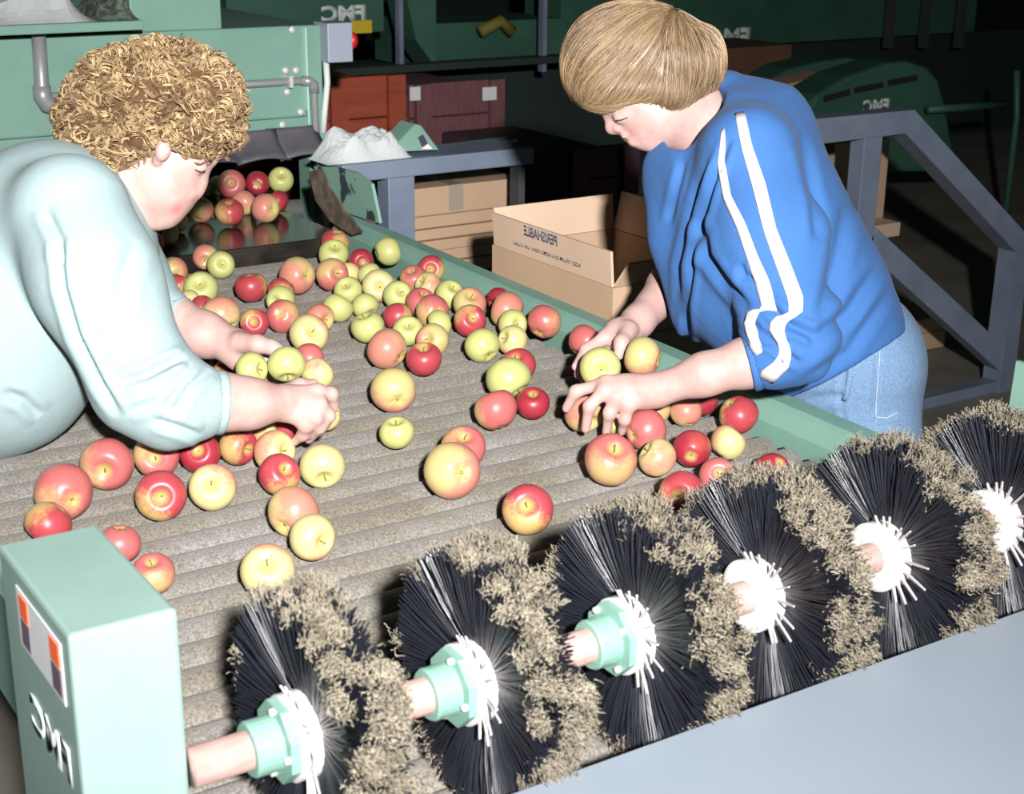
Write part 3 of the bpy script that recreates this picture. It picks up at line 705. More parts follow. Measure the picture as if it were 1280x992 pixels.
# ------------------------------------------------------------------ worker in the blue sweatshirt, right of the table
pb = empty('person', P(1085, 470, 2.62) * np.array([1, 1, 0])); tag(pb, 'worker in royal blue striped-sleeve sweatshirt and jeans leaning over the right rail', 'person')
hip = P(1058, 480, 2.60)
def foot(side): return np.array([hip[0] + .03 + side[0], hip[1] + side[1], 0.0])
FW = np.array([-.92, .38, 0]); FW /= np.linalg.norm(FW); SD = np.array([-FW[1], FW[0], 0])       # facing and her right
c = Clay(.0033)
c.E(806, 82, 2.43, 82, 70, .074, 10)                                                    # cranium
c.E(797, 128, 2.43, 41, 42, .060, -35, k=.03).E(824, 148, 2.43, 38, 34, .056, -20, k=.03)  # face, jaw
c.C((806, 172, 2.43, 13), (814, 174, 2.43, 13), k=.025)                                 # chin
c.C((764, 140, 2.43, 5.5), (766, 156, 2.43, 7), (765, 160, 2.43, 7.5), k=.012).C((772, 160, 2.415, 5), (772, 160, 2.445, 5), k=.008)  # nose
c.C((782, 170, 2.42, 4.6), (782, 170, 2.44, 4.6), k=.01).C((791, 177, 2.42, 4.8), (791, 177, 2.44, 4.8), k=.01)   # lips
c.C((788, 173, 2.405, 1.2), (779, 175, 2.43, 1.4), k=.006, op='cut')
for dd in (-.034, .034): c.C((775, 146, 2.43 + dd, 8), (784, 142, 2.43 + dd * 1.15, 8), k=.008)     # lowered lids
c.C((768, 134, 2.43, 9), (795, 122, 2.39, 10), k=.02).C((768, 134, 2.43, 9), (795, 122, 2.47, 10), k=.02)  # brow ridge
c.C((846, 128, 2.45, 42), (905, 178, 2.47, 50), k=.04)                                  # neck
c.E(945, 240, 2.48, 82, 105, .15, 20, k=.04).E(985, 350, 2.50, 88, 105, .14, 15, k=.04).E(1050, 460, 2.58, 85, 95, .15, 0, k=.04)
# near (left) arm and hand
c.C((940, 215, 2.30, 42), (992, 430, 2.22, 34), k=.03)
c.C((992, 430, 2.22, 34), (935, 453, 2.20, 29.5), (880, 468, 2.21, 25), (825, 486, 2.235, 20), k=.02)
c.E(792, 490, 2.246, 36, 22, .018, 8, k=.02).C((822, 487, 2.235, 18), (775, 487, 2.245, 15), k=.015)
def finger(c, pts, r, k=.009):
    q = [(u, v, d, rr) for (u, v, d), rr in zip(pts, r)]; return c.C(*q, k=k)
finger(c, [(782, 481, 2.245), (757, 478, 2.245), (720, 489, 2.262), (708, 510, 2.28)], (10, 8.6, 7.4, 5.8))
finger(c, [(785, 488, 2.240), (756, 488, 2.235), (737, 507, 2.240), (732, 536, 2.262)], (10, 8.6, 7.4, 5.8))
finger(c, [(792, 495, 2.238), (771, 497, 2.230), (762, 516, 2.238), (758, 540, 2.262)], (9.5, 8.2, 7.2, 5.6))
finger(c, [(800, 498, 2.238), (787, 506, 2.230), (781, 524, 2.242), (777, 540, 2.265)], (9, 7.4, 6.4, 5))
finger(c, [(812, 484, 2.265), (785, 484, 2.300), (762, 500, 2.330)], (10, 8.5, 6.5))
# far (right) arm and hand
c.C((892, 205, 2.66, 40), (898, 292, 2.64, 31), k=.02).C((898, 292, 2.64, 32), (838, 358, 2.56, 27), (797, 402, 2.47, 19), k=.02)
c.C((797, 402, 2.47, 18), (775, 420, 2.43, 17), k=.02).E(778, 418, 2.44, 24, 17, .018, 35, k=.015)
finger(c, [(786, 412, 2.42), (777, 428, 2.385), (773, 444, 2.375)], (11.5, 9, 6.6))
finger(c, [(776, 412, 2.445), (757, 421, 2.43), (733, 437, 2.415), (720, 458, 2.39)], (10, 8.5, 7.3, 5.8))
finger(c, [(772, 416, 2.455), (750, 430, 2.445), (731, 446, 2.43), (723, 468, 2.40)], (10, 8.5, 7.3, 5.8))
finger(c, [(770, 422, 2.460), (752, 440, 2.45), (738, 458, 2.43), (731, 478, 2.405)], (9.5, 8, 7, 5.6))
finger(c, [(770, 428, 2.460), (760, 446, 2.45), (750, 464, 2.43), (745, 482, 2.41)], (9, 7.2, 6.2, 5))
# legs under the jeans
for sgn in (-1, 1):
    hp = hip + SD * .085 * sgn + np.array([0, 0, -.05]); kn = np.array([hip[0] - .0, hip[1], .47]) + SD * .09 * sgn; an = np.array([hip[0] + .03, hip[1], .09]) + SD * .09 * sgn
    c.cone(hp, kn, .078, .055, .03).cone(kn, an, .055, .04, .02).cone(an + [0, 0, -.04], an + FW * .13 + [0, 0, -.05], .038, .03, .02)
V, Q = c.mesh(); body = bulk_obj('body', V, Q, M_skin, pb)
tint(body, SKIN, [(P(788, 174, 2.40), .011, LIP, .85), (P(800, 150, 2.37), .022, BLUSH, .5), (P(770, 160, 2.42), .012, BLUSH, .4), (P(780, 488, 2.23), .03, BLUSH, .35)])
# sweatshirt
c = Clay(.0042)
c.E(925, 205, 2.45, 92, 92, .175, 25, k=.05).E(950, 280, 2.48, 108, 110, .185, 15, k=.05).E(985, 360, 2.50, 122, 110, .185, 15, k=.05).E(1015, 430, 2.53, 118, 100, .185, 10, k=.05)
c.C((905, 125, 2.47, 36), (950, 160, 2.46, 62), k=.05)                                   # shoulder line to the neck
c.E(850, 225, 2.45, 36, 46, .11, 0, k=.05).C((836, 210, 2.45, 20), (846, 300, 2.45, 22), (866, 395, 2.45, 26), k=.06)    # loose front
c.C((935, 195, 2.27, 62), (962, 300, 2.23, 62), (985, 392, 2.20, 58), k=.05)             # near sleeve
c.C((985, 400, 2.20, 60), (992, 428, 2.19, 52), (964, 445, 2.19, 42), k=.02)
c.C((888, 190, 2.66, 60), (905, 285, 2.66, 52), (880, 318, 2.63, 40), k=.04)             # far sleeve
c.E(900, 310, 2.36, 46, 100, .10, 8, k=.06).E(925, 385, 2.36, 42, 60, .10, 8, k=.05)
# folds
c.plane(P(1062, 452, 2.45), (P(1100, 520, 2.5) - P(1050, 430, 2.5)) / np.linalg.norm(P(1100, 520, 2.5) - P(1050, 430, 2.5)))
# openings: neck, near cuff, far cuff
c.C((850, 130, 2.455, 40), (900, 172, 2.47, 49), k=.006, op='cut').E(868, 148, 2.40, 33, 58, .11, 20, k=.006, op='cut')
c.C((925, 456, 2.195, 33), (968, 445, 2.195, 31), k=.004, op='cut').C((868, 330, 2.61, 34), (882, 315, 2.63, 30), k=.004, op='cut')
V, Q = c.mesh()
def crease(V, Q, lines, dist_tol=.07):
    """sew fold valleys: push the cloth in along lines drawn over it and let it swell beside them"""
    N = np.zeros_like(V); fn = np.cross(V[Q[:, 2]] - V[Q[:, 0]], V[Q[:, 3]] - V[Q[:, 1]])
    for i in range(4): np.add.at(N, Q[:, i], fn)
    N /= np.linalg.norm(N, axis=1)[:, None] + 1e-12
    q = (V - CAM) @ ROT; uu = 640 + F * q[:, 0] / -q[:, 2]; vv = 496 - F * q[:, 1] / -q[:, 2]; near = (N @ VIEW) < .25
    disp = np.zeros(len(V))
    for pts, wpx, dep in lines:
        pts = np.array(pts, float); best = np.full(len(V), 1e9); tt = np.zeros(len(V)); L_ = len(pts) - 1
        for i, (a, b) in enumerate(zip(pts, pts[1:])):
            d = b - a; t = np.clip(((uu - a[0]) * d[0] + (vv - a[1]) * d[1]) / (d @ d), 0, 1); e = np.hypot(uu - a[0] - t * d[0], vv - a[1] - t * d[1]); m = e < best; best[m] = e[m]; tt[m] = (i + t[m]) / L_
        fade = np.clip(np.minimum(tt, 1 - tt) * 5, 0.0, 1) ** .5
        x = best / wpx; disp += near * fade * dep * (-np.exp(-x * x) + .55 * np.exp(-((x - 2.2) / 1.1) ** 2))
    return V + N * disp[:, None]
V = crease(V, Q, [([(912, 172), (890, 230), (868, 310), (858, 380), (860, 440)], 4, .008), ([(884, 196), (866, 260), (850, 330), (850, 400)], 4, .006), ([(855, 200), (845, 240), (836, 280)], 4, .005),
                  ([(876, 270), (884, 320), (905, 350), (935, 385)], 5, .009), ([(925, 330), (930, 345), (948, 350)], 4, .006), ([(1000, 170), (1018, 250), (1022, 300)], 6, .005), ([(1060, 250), (1045, 330), (1025, 400)], 8, .006),
                  ([(1100, 330), (1060, 390), (1010, 430)], 7, .006), ([(960, 380), (985, 405), (1020, 420)], 5, .009), ([(935, 420), (965, 430), (1000, 455)], 4, .007), ([(1115, 360), (1060, 440), (1000, 480)], 6, .004), ([(930, 392), (950, 415), (985, 432)], 4, .006)])
sw = bulk_obj('sweatshirt', V, Q, M_blue, pb); bs = bvh_of(sw)
ribbon('sleeve_stripe', bs, [(919, 143), (927, 185), (941, 235), (955, 290), (972, 338), (984, 372), (986, 390), (965, 398), (962, 412), (975, 432), (972, 448), (946, 468)], [(931, 141), (940, 182), (957, 230), (970, 285), (988, 330), (1004, 372), (1003, 392), (983, 402), (980, 414), (990, 440), (986, 458), (966, 478)], M_stripe, sw)
ribbon('sleeve_stripe', bs, [(903, 163), (897, 205), (905, 248), (922, 285), (935, 325), (945, 355), (954, 386), (936, 388), (930, 402), (935, 420), (940, 432), (924, 438)], [(907, 160), (907, 205), (915, 245), (933, 280), (948, 320), (962, 350), (973, 390), (952, 388), (944, 402), (950, 425), (954, 440), (932, 452)], M_stripe, sw)
band('cuff', P(940, 453, 2.195), P(990, 440, 2.19), .0395, .007, M_blue, sw); band('cuff', P(872, 326, 2.615), P(900, 296, 2.64), .0455, .008, M_blue, sw); band('collar', P(889, 163, 2.466), P(850, 130, 2.455), .0625, .008, M_blue, sw)
# jeans
c = Clay(.005)
c.E(1050, 462, 2.59, 92, 100, .175, 0, k=.04).E(1062, 430, 2.57, 78, 70, .165, 0, k=.04).E(1088, 470, 2.60, 52, 62, .16, 0, k=.05)
for sgn in (-1, 1):
    hp = hip + SD * .085 * sgn + np.array([0, 0, -.07]); kn = np.array([hip[0], hip[1], .47]) + SD * .09 * sgn; an = np.array([hip[0] + .03, hip[1], .06]) + SD * .09 * sgn
    c.cone(hp, kn, .098, .073, .04).cone(kn, an, .073, .07, .02)
c.plane((0, 0, .045), (0, 0, -1)); c.plane(P(1050, 395, 2.5), (P(1050, 395, 2.5) - P(1090, 470, 2.55)) / np.linalg.norm(P(1050, 395, 2.5) - P(1090, 470, 2.55)))
V, Q = c.mesh(); V = crease(V, Q, [([(1056, 455), (1050, 490), (1054, 530)], 3, .003), ([(1010, 500), (1040, 495), (1060, 500)], 5, .004), ([(1098, 440), (1092, 520)], 3, .002)])
jn = bulk_obj('jeans', V, Q, M_denim, pb); bj = bvh_of(jn)
M_stitch = mat('pale_denim_stitching', srgb(150, 166, 188), .8)
ribbon('belt_loop', bj, [(1062, 438), (1060, 470), (1054, 500)], [(1068, 438), (1066, 470), (1059, 500)], M_denim, jn, .003, 16, 3)
for l, r in (([(1098, 438), (1096, 480), (1093, 522)], [(1100, 438), (1098, 480), (1095, 522)]), ([(1093, 520), (1108, 521), (1122, 514)], [(1093, 522), (1108, 523), (1122, 516)])):
    ribbon('pocket_seam', bj, l, r, M_stitch, jn, .002, 16, 2)
for sgn in (-1, 1):
    an = np.array([hip[0] + .03, hip[1], .0]) + SD * .09 * sgn; c = Clay(.006)
    c.cone(an + [0, 0, .05], an + FW * .15 + [0, 0, .042], .05, .042, .02).cone(an - FW * .05 + [0, 0, .045], an + [0, 0, .06], .045, .05, .02); c.plane((0, 0, .002), (0, 0, -1)); V, Q = c.mesh(); bulk_obj('shoe', V, Q, M_shoe, pb)
# straight bobbed hair
def hair_mat(name, dark, light, rough=.38):
    m = bpy.data.materials.new(name); m.use_nodes = True; n = m.node_tree.nodes; L = m.node_tree.links; b = n['Principled BSDF']
    at = n.new('ShaderNodeAttribute'); at.attribute_name = 'shade'; rp = n.new('ShaderNodeValToRGB'); rp.color_ramp.elements[0].color = dark; rp.color_ramp.elements[1].color = light
    L.new(at.outputs['Fac'], rp.inputs[0]); L.new(rp.outputs[0], b.inputs['Base Color']); b.inputs['Roughness'].default_value = rough; b.inputs['Specular IOR Level'].default_value = .6
    return m
M_hairB = hair_mat('ash_brown_hair', srgb(84, 64, 46), srgb(170, 144, 108), .5); M_hairL = hair_mat('golden_curly_hair', srgb(104, 78, 54), srgb(190, 162, 120), .55)
def strands(name, lines, width, shade, m, parent, sides=3):
    """lines: (n, k, 3) array of hair paths -> one mesh of thin tapered locks"""
    L_ = np.asarray(lines); n, k, _ = L_.shape; T = np.gradient(L_, axis=1); T /= np.linalg.norm(T, axis=2, keepdims=True) + 1e-9
    ref = np.array([.3, .2, .93]); A_ = np.cross(T, ref); A_ /= np.linalg.norm(A_, axis=2, keepdims=True) + 1e-9; B_ = np.cross(T, A_)
    t = np.linspace(0, 1, k); w = width * (1 - .75 * t ** 3) if np.isscalar(width) else width[:, None] * (1 - .75 * t ** 3)[None]
    w = np.broadcast_to(w, (n, k))[..., None]
    V = np.stack([L_ + w * (A_ * math.cos(6.2832 * s / sides) + B_ * math.sin(6.2832 * s / sides)) for s in range(sides)], 2)      # n,k,s,3
    idx = np.arange(n * k * sides).reshape(n, k, sides); q = np.stack([idx[:, :-1], np.roll(idx, -1, 2)[:, :-1], np.roll(idx, -1, 2)[:, 1:], idx[:, 1:]], -1).reshape(-1, 4)
    o = bulk_obj(name, V.reshape(-1, 3), q, m, None); rel(o, parent)
    a = o.data.attributes.new('shade', 'FLOAT', 'POINT'); a.data.foreach_set('value', np.broadcast_to(np.asarray(shade)[:, None, None], (n, k, sides)).ravel().astype(np.float32))
    return o
c = Clay(.0045)
c.E(800, 70, 2.43, 94, 66, .094, 8, k=.03).E(748, 92, 2.43, 44, 44, .082, -20, k=.03).E(848, 88, 2.43, 47, 50, .088, 0, k=.03).E(882, 78, 2.45, 22, 42, .07, 0, k=.02)
c.E(762, 118, 2.40, 36, 20, .05, 0, k=.02).E(838, 122, 2.40, 24, 22, .05, 0, k=.02).E(800, 112, 2.385, 46, 25, .045, 0, k=.02)
c.E(800, 163, 2.43, 36, 26, .2, 20, k=.01, op='cut')
V, Q = c.mesh(); cap = bulk_obj('hair', V, Q, M_hairB, pb); a = cap.data.attributes.new('shade', 'FLOAT', 'POINT'); a.data.foreach_set('value', np.full(len(cap.data.vertices), .22, np.float32))
bh = bvh_of(cap); crown = P(838, 28, 2.40); lines = []; sh = []; wd = []
for i in range(7500):
    p = V[rng.integers(len(V))]; base = rng.uniform(-.0015, .003)
    path = []; d0 = None; sv = 1 if rng.random() < .5 else 1
    for j in range(11):
        hit, nn, _, _ = bh.find_nearest(Vector(p)); hit = np.array(hit); nn = np.array(nn)
        path.append(hit + nn * base)
        d = hit - crown; d /= np.linalg.norm(d) + 1e-6
        g = d * 1.0 + np.array([0, 0, -.55]) + IMR * (-.35 if hit @ IMR < crown @ IMR - .02 else .0) + rng.normal(0, .10, 3)
        g -= nn * (g @ nn); g /= np.linalg.norm(g) + 1e-6
        d0 = g if d0 is None else d0 * .6 + g * .4; p = hit + d0 * .0075
    q = (np.array(path[-1]) - CAM) @ ROT; vv = 496 - F * q[1] / -q[2]
    if vv > 152: continue
    lines.append(path); sh.append(np.clip(.55 + .25 * math.sin(18 * (path[0][0] + path[0][1] * .6 + path[0][2] * .3)) + rng.normal(0, .2), 0, 1)); wd.append(rng.uniform(.0005, .0010))
strands('hair_strands', np.array(lines), np.array(wd), sh, M_hairB, cap)['kind'] = 'stuff'
# eyelashes and eyebrow on the near side, wristband on the far wrist
be = bvh_of(body)
M_lash = mat('eyelash', srgb(70, 50, 40), .7)
ribbon('eyelashes', be, [(770, 150), (777, 149), (785, 146)], [(770, 151.5), (777, 150.5), (785, 147)], M_lash, pb, .001, 10, 1)
wb = MB(); q = P(800, 398, 2.475); dr = (P(797, 402, 2.47) - P(838, 358, 2.56)); dr /= np.linalg.norm(dr); n1 = np.cross(dr, [0, 0, 1]); n1 /= np.linalg.norm(n1); n2 = np.cross(dr, n1)
wb.tube([q + (n1 * math.cos(t) + n2 * math.sin(t)) * .0262 for t in np.linspace(0, 6.2832, 33)], .0009, 6, False); rel(wb.build('bracelet', mat('thin_dark_bracelet', srgb(110, 92, 80), .5), None, True), pb)

# ------------------------------------------------------------------ curly haired worker in the aqua sweatshirt, left of the table
hipL = P(-285, 590, 2.30)
pa = empty('person', (float(hipL[0]), float(hipL[1]), 0)); tag(pa, 'worker with curly golden hair in a pale aqua sweatshirt reaching over from the left', 'person')
c = Clay(.0033)
c.E(188, 126, 2.30, 86, 64, .074, -20)
c.E(228, 186, 2.30, 42, 50, .060, 25, k=.03).E(207, 232, 2.30, 42, 46, .056, 30, k=.03)
c.C((206, 270, 2.30, 14), (198, 272, 2.30, 14), k=.025)
c.C((251, 206, 2.30, 7), (248, 228, 2.30, 8), (245, 238, 2.30, 8.5), k=.012).C((238, 241, 2.285, 6), (238, 241, 2.315, 6), k=.008)
c.C((225, 254, 2.29, 7), (225, 254, 2.31, 7), k=.01).C((216, 266, 2.29, 7), (216, 266, 2.31, 7), k=.01)
for dd in (-.034, .034): c.C((250, 208, 2.30 + dd, 9), (243, 203, 2.30 + dd * 1.15, 9), k=.008)
c.C((262, 190, 2.30, 9), (244, 180, 2.26, 10), k=.02).C((262, 190, 2.30, 9), (244, 180, 2.34, 10), k=.02)
c.E(204, 187, 2.222, 10, 15, .013, 15, k=.006).C((196, 198, 2.228, 4), (197, 202, 2.232, 4), k=.006).E(206, 186, 2.205, 4.5, 8, .009, 15, k=.003, op='cut')   # ear
c.C((172, 205, 2.30, 48), (120, 260, 2.31, 56), k=.04)
c.E(70, 300, 2.28, 90, 95, .15, 0, k=.04).E(-10, 400, 2.24, 90, 120, .12, -20, k=.04)
# near (right) arm and hand
c.C((95, 285, 2.08, 48), (200, 496, 2.05, 40), k=.03).C((200, 496, 2.05, 40), (272, 502, 2.08, 35), (310, 504, 2.10, 30), (348, 503, 2.13, 23), k=.02)
c.E(374, 506, 2.145, 28, 24, .018, 15, k=.02)
finger(c, [(380, 492, 2.150), (397, 489, 2.150), (414, 492, 2.165), (418, 510, 2.185)], (10, 9, 7.8, 6.2))
finger(c, [(382, 502, 2.140), (399, 505, 2.140), (411, 519, 2.155), (400, 540, 2.180)], (10, 9, 7.8, 6.2))
finger(c, [(380, 514, 2.135), (394, 522, 2.138), (399, 534, 2.155), (386, 549, 2.175)], (9.5, 8.4, 7.4, 6))
finger(c, [(372, 522, 2.135), (382, 532, 2.140), (379, 543, 2.155), (367, 553, 2.170)], (9, 7.8, 6.8, 5.4))
finger(c, [(356, 490, 2.160), (374, 482, 2.185), (392, 480, 2.205)], (11, 9, 7))
# far (left) arm and hand
c.C((120, 280, 2.48, 45), (160, 388, 2.46, 36), k=.03).C((160, 388, 2.46, 36), (215, 404, 2.44, 33), (255, 418, 2.42, 27), (290, 430, 2.40, 21), k=.02)
c.E(304, 438, 2.395, 26, 20, .02, 10, k=.02).C((292, 438, 2.40, 18), (298, 449, 2.40, 14), k=.015)
finger(c, [(300, 428, 2.375), (322, 430, 2.355), (340, 434, 2.350), (353, 439, 2.348)], (14, 11, 8.8, 6.8))
finger(c, [(312, 440, 2.42), (336, 444, 2.43), (360, 450, 2.43), (374, 458, 2.42)], (9.5, 8.5, 7.4, 6))
finger(c, [(310, 446, 2.42), (332, 454, 2.43), (354, 464, 2.43), (366, 474, 2.42)], (9.5, 8.5, 7.4, 6))
finger(c, [(306, 452, 2.42), (326, 464, 2.43), (344, 476, 2.425), (354, 486, 2.41)], (9, 8.2, 7.2, 5.8))
finger(c, [(300, 456, 2.41), (316, 470, 2.42), (330, 482, 2.415), (338, 490, 2.405)], (8.5, 7.4, 6.4, 5.2))
FL = np.array([.95, .3, 0]); FL /= np.linalg.norm(FL); SL = np.array([-FL[1], FL[0], 0])
for sgn in (-1, 1):
    hp = hipL + SL * .085 * sgn; kn = np.array([hipL[0], hipL[1], .45]) + SL * .09 * sgn; an = np.array([hipL[0] - .03, hipL[1], .08]) + SL * .09 * sgn
    c.cone(hp, kn, .085, .055, .03).cone(kn, an, .055, .04, .02).cone(an + [0, 0, -.03], an + FL * .13 + [0, 0, -.045], .036, .03, .02)
c.cone(P(-10, 410, 2.24), hipL, .12, .13, .05)
V, Q = c.mesh(); bodyL = bulk_obj('body', V, Q, M_skin, pa)
tint(bodyL, SKIN, [(P(222, 262, 2.27), .011, LIP, .7), (P(222, 225, 2.24), .026, BLUSH, .55), (P(246, 236, 2.29), .012, BLUSH, .5), (P(385, 510, 2.13), .03, BLUSH, .4), (P(204, 186, 2.22), .012, BLUSH, .6)])
c = Clay(.0045)
c.E(62, 300, 2.27, 118, 118, .19, 0, k=.05).E(100, 255, 2.33, 70, 60, .17, 30, k=.05).E(-2, 415, 2.22, 116, 148, .16, -12, k=.05).E(110, 320, 2.33, 78, 70, .15, 0, k=.05)
c.cone(P(-20, 430, 2.22), hipL, .15, .165, .05)
c.C((88, 268, 2.09, 76), (120, 350, 2.06, 72), (180, 478, 2.05, 64), k=.05).C((180, 478, 2.05, 66), (215, 500, 2.05, 60), (251, 503, 2.065, 43), k=.02)
c.C((130, 285, 2.47, 58), (158, 360, 2.47, 54), (185, 396, 2.45, 46), (206, 402, 2.44, 38), k=.03)
c.C((172, 205, 2.30, 46), (122, 258, 2.31, 54), k=.006, op='cut')
c.C((250, 502, 2.07, 36), (290, 502, 2.08, 36), k=.004, op='cut').C((204, 401, 2.44, 34), (230, 408, 2.435, 33), k=.004, op='cut')
c.plane(hipL + np.array([0, 0, -.02]), (0, 0, -1))
V, Q = c.mesh()
V = crease(V, Q, [([(72, 300), (78, 360), (95, 420), (125, 480), (150, 520)], 5, .008), ([(55, 260), (75, 300), (76, 330)], 6, .006), ([(232, 446), (215, 452), (180, 470), (150, 478)], 5, .009), ([(262, 462), (235, 485), (215, 520)], 5, .005), ([(240, 455), (200, 500), (160, 515)], 5, .005), ([(5, 490), (30, 500), (50, 520)], 6, .006), ([(170, 300), (150, 360), (150, 420)], 9, .005), ([(250, 545), (225, 535), (190, 525)], 5, .006)])
swL = bulk_obj('sweatshirt', V, Q, M_aqua, pa)
band('cuff', P(273, 503, 2.075), P(215, 500, 2.05), .0415, .009, M_aqua, swL); band('cuff', P(221, 406, 2.437), P(185, 396, 2.45), .0445, .009, M_aqua, swL); band('collar', P(134, 246, 2.308), P(172, 205, 2.30), .0655, .009, M_aqua, swL)
# trousers and shoes, out of the frame behind the table
c = Clay(.007); c.cone(hipL + [0, 0, .02], hipL + [0, 0, -.06], .155, .15, .03)
for sgn in (-1, 1):
    hp = hipL + SL * .085 * sgn; kn = np.array([hipL[0], hipL[1], .45]) + SL * .09 * sgn; an = np.array([hipL[0] - .03, hipL[1], .06]) + SL * .09 * sgn
    c.cone(hp, kn, .10, .075, .04).cone(kn, an, .075, .07, .02)
c.plane((0, 0, .045), (0, 0, -1)); V, Q = c.mesh(); bulk_obj('trousers', V, Q, M_trous, pa)
for sgn in (-1, 1):
    an = np.array([hipL[0] - .03, hipL[1], .0]) + SL * .09 * sgn; c = Clay(.006)
    c.cone(an + [0, 0, .05], an + FL * .15 + [0, 0, .042], .05, .042, .02); c.plane((0, 0, .002), (0, 0, -1)); V, Q = c.mesh(); bulk_obj('shoe', V, Q, M_shoe, pa)
# curly hair
c = Clay(.005)
c.E(188, 122, 2.30, 102, 64, .092, -8, k=.03).E(262, 135, 2.30, 36, 42, .075, 0, k=.03).E(120, 160, 2.30, 40, 44, .085, 0, k=.03).E(152, 196, 2.28, 30, 22, .07, 0, k=.02).E(238, 176, 2.26, 30, 15, .055, 15, k=.015).E(180, 182, 2.26, 22, 20, .055, 0, k=.015).E(275, 160, 2.29, 22, 22, .06, 0, k=.015)
c.E(205, 190, 2.20, 11, 15, .05, 10, k=.008, op='cut')
V, Q = c.mesh(); capL = bulk_obj('hair', V, Q, mat('hair_gap_shade', srgb(84, 62, 44), .95, spec=.05), pa); a = capL.data.attributes.new('shade', 'FLOAT', 'POINT'); a.data.foreach_set('value', np.full(len(capL.data.vertices), .12, np.float32))  # cap under the curls, its dark brown paints the shade in their gaps
N = np.zeros_like(V); fn = np.cross(V[Q[:, 2]] - V[Q[:, 0]], V[Q[:, 3]] - V[Q[:, 1]])
for i in range(4): np.add.at(N, Q[:, i], fn)
N /= np.linalg.norm(N, axis=1)[:, None] + 1e-12
lines = []; sh = []; wd = []; K = 17
for i in range(2100):
    j = rng.integers(len(V)); p, nn = V[j], N[j]; ax = np.cross(nn, rng.normal(0, 1, 3)); ax = ax / np.linalg.norm(ax); ax = ax * .9 + nn * rng.normal(0, .35); ax /= np.linalg.norm(ax)
    e1 = np.cross(ax, nn); e1 /= np.linalg.norm(e1); e2 = np.cross(ax, e1); R_ = rng.uniform(.006, .0125); turns = rng.uniform(1.2, 2.4); ln = rng.uniform(.012, .03); ph = rng.uniform(0, 6.28); lift = rng.uniform(-.004, .006); s0 = np.clip(.5 + rng.normal(0, .3), 0, 1)
    for q in range(4):                       # each curl is a lock of several hairs
        o = rng.normal(0, .0011, 3); t = np.linspace(0, 1, K); a_ = ph + turns * 6.283 * t + rng.normal(0, .12); rr = R_ * (1 - .35 * t) * rng.uniform(.85, 1.12)
        lines.append(p + nn * lift + o + ax * (t[:, None] - .5) * ln + e1 * (rr * np.cos(a_))[:, None] + e2 * (rr * np.sin(a_))[:, None]); sh.append(np.clip(s0 + rng.normal(0, .1), 0, 1)); wd.append(rng.uniform(.0005, .0009))
strands('hair_curls', np.array(lines), np.array(wd), sh, M_hairL, capL)['kind'] = 'stuff'
beL = bvh_of(bodyL)
ribbon('eyelashes', beL, [(244, 211), (250, 214), (256, 213)], [(244, 212.5), (250, 215.5), (256, 214.5)], M_lash, pa, .001, 10, 1)
ribbon('eyebrow', beL, [(240, 196), (250, 196), (261, 198)], [(240, 198.5), (250, 198.5), (261, 200)], mat('eyebrow', srgb(120, 92, 64), .8), pa, .0012, 10, 1)

# ------------------------------------------------------------------ feed chute between grader and table
PL = .885
ch = empty('feed_chute', (1.0, 3.4, 0)); tag(ch, 'black feed chute with a metal roller and paint-chipped green side at the far end', 'chute')
M_black = mat('wet_black_plate', srgb(30, 28, 26), .16, spec=.6, noise=(12, srgb(52, 46, 40), .45, .7), bump=(30, .03, .002))
rel(MB().box(.42, 1.545, 3.092, 3.44, PL - .05, PL).build('slide_plate', M_black, bevel=.006), ch)
rel(MB().box(.42, 1.60, 3.51, 3.93, PL - .05, PL).build('back_plate', M_black, bevel=.004), ch)
rel(MB().tube([(.42, 3.475, PL - .012), (1.60, 3.475, PL - .012)], .026, 20).build('metal_roller', mat('worn_metal_roller', srgb(150, 150, 144), .35, .4), None, True), ch)
def poly_x(pts, x0, x1):
    """polygon measured on the plane x = x0, given thickness along x"""
    q = [P(u, v, x=x0) for u, v in pts]; n = len(q); v = [(x0, p[1], p[2]) for p in q] + [(x1, p[1], p[2]) for p in q]
    return MB().add(v, [tuple(range(n)), tuple(range(2 * n - 1, n - 1, -1))] + [(i, (i + 1) % n, n + (i + 1) % n, n + i) for i in range(n)])
def poly_y(pts, y0, y1):
    q = [P(u, v, y=y0) for u, v in pts]; n = len(q); v = [(p[0], y0, p[2]) for p in q] + [(p[0], y1, p[2]) for p in q]
    return MB().add(v, [tuple(range(n)), tuple(range(2 * n - 1, n - 1, -1))] + [(i, (i + 1) % n, n + (i + 1) % n, n + i) for i in range(n)])
rel(poly_x([(392, 208), (420, 209), (446, 216), (464, 230), (472, 268), (474, 279), (440, 268), (418, 256), (404, 232)], 1.625, 1.633).build('side_plate', M_green_worn), ch)
rel(poly_x([(385, 214), (402, 211), (412, 236), (432, 264), (452, 290), (440, 294), (412, 276), (394, 250)], 1.575, 1.58).build('wear_strip', mat('brown_grime', srgb(78, 68, 56), .7, noise=(25, srgb(120, 108, 92), .4, .7))), ch)
for xx in (.45, 1.5):
    rel(MB().box(xx, xx + .05, 3.8, 3.85, 0, PL - .05).build('leg', M_green), ch); rel(MB().box(xx, xx + .05, 3.36, 3.41, 0, PL - .05).build('leg', M_green), ch)

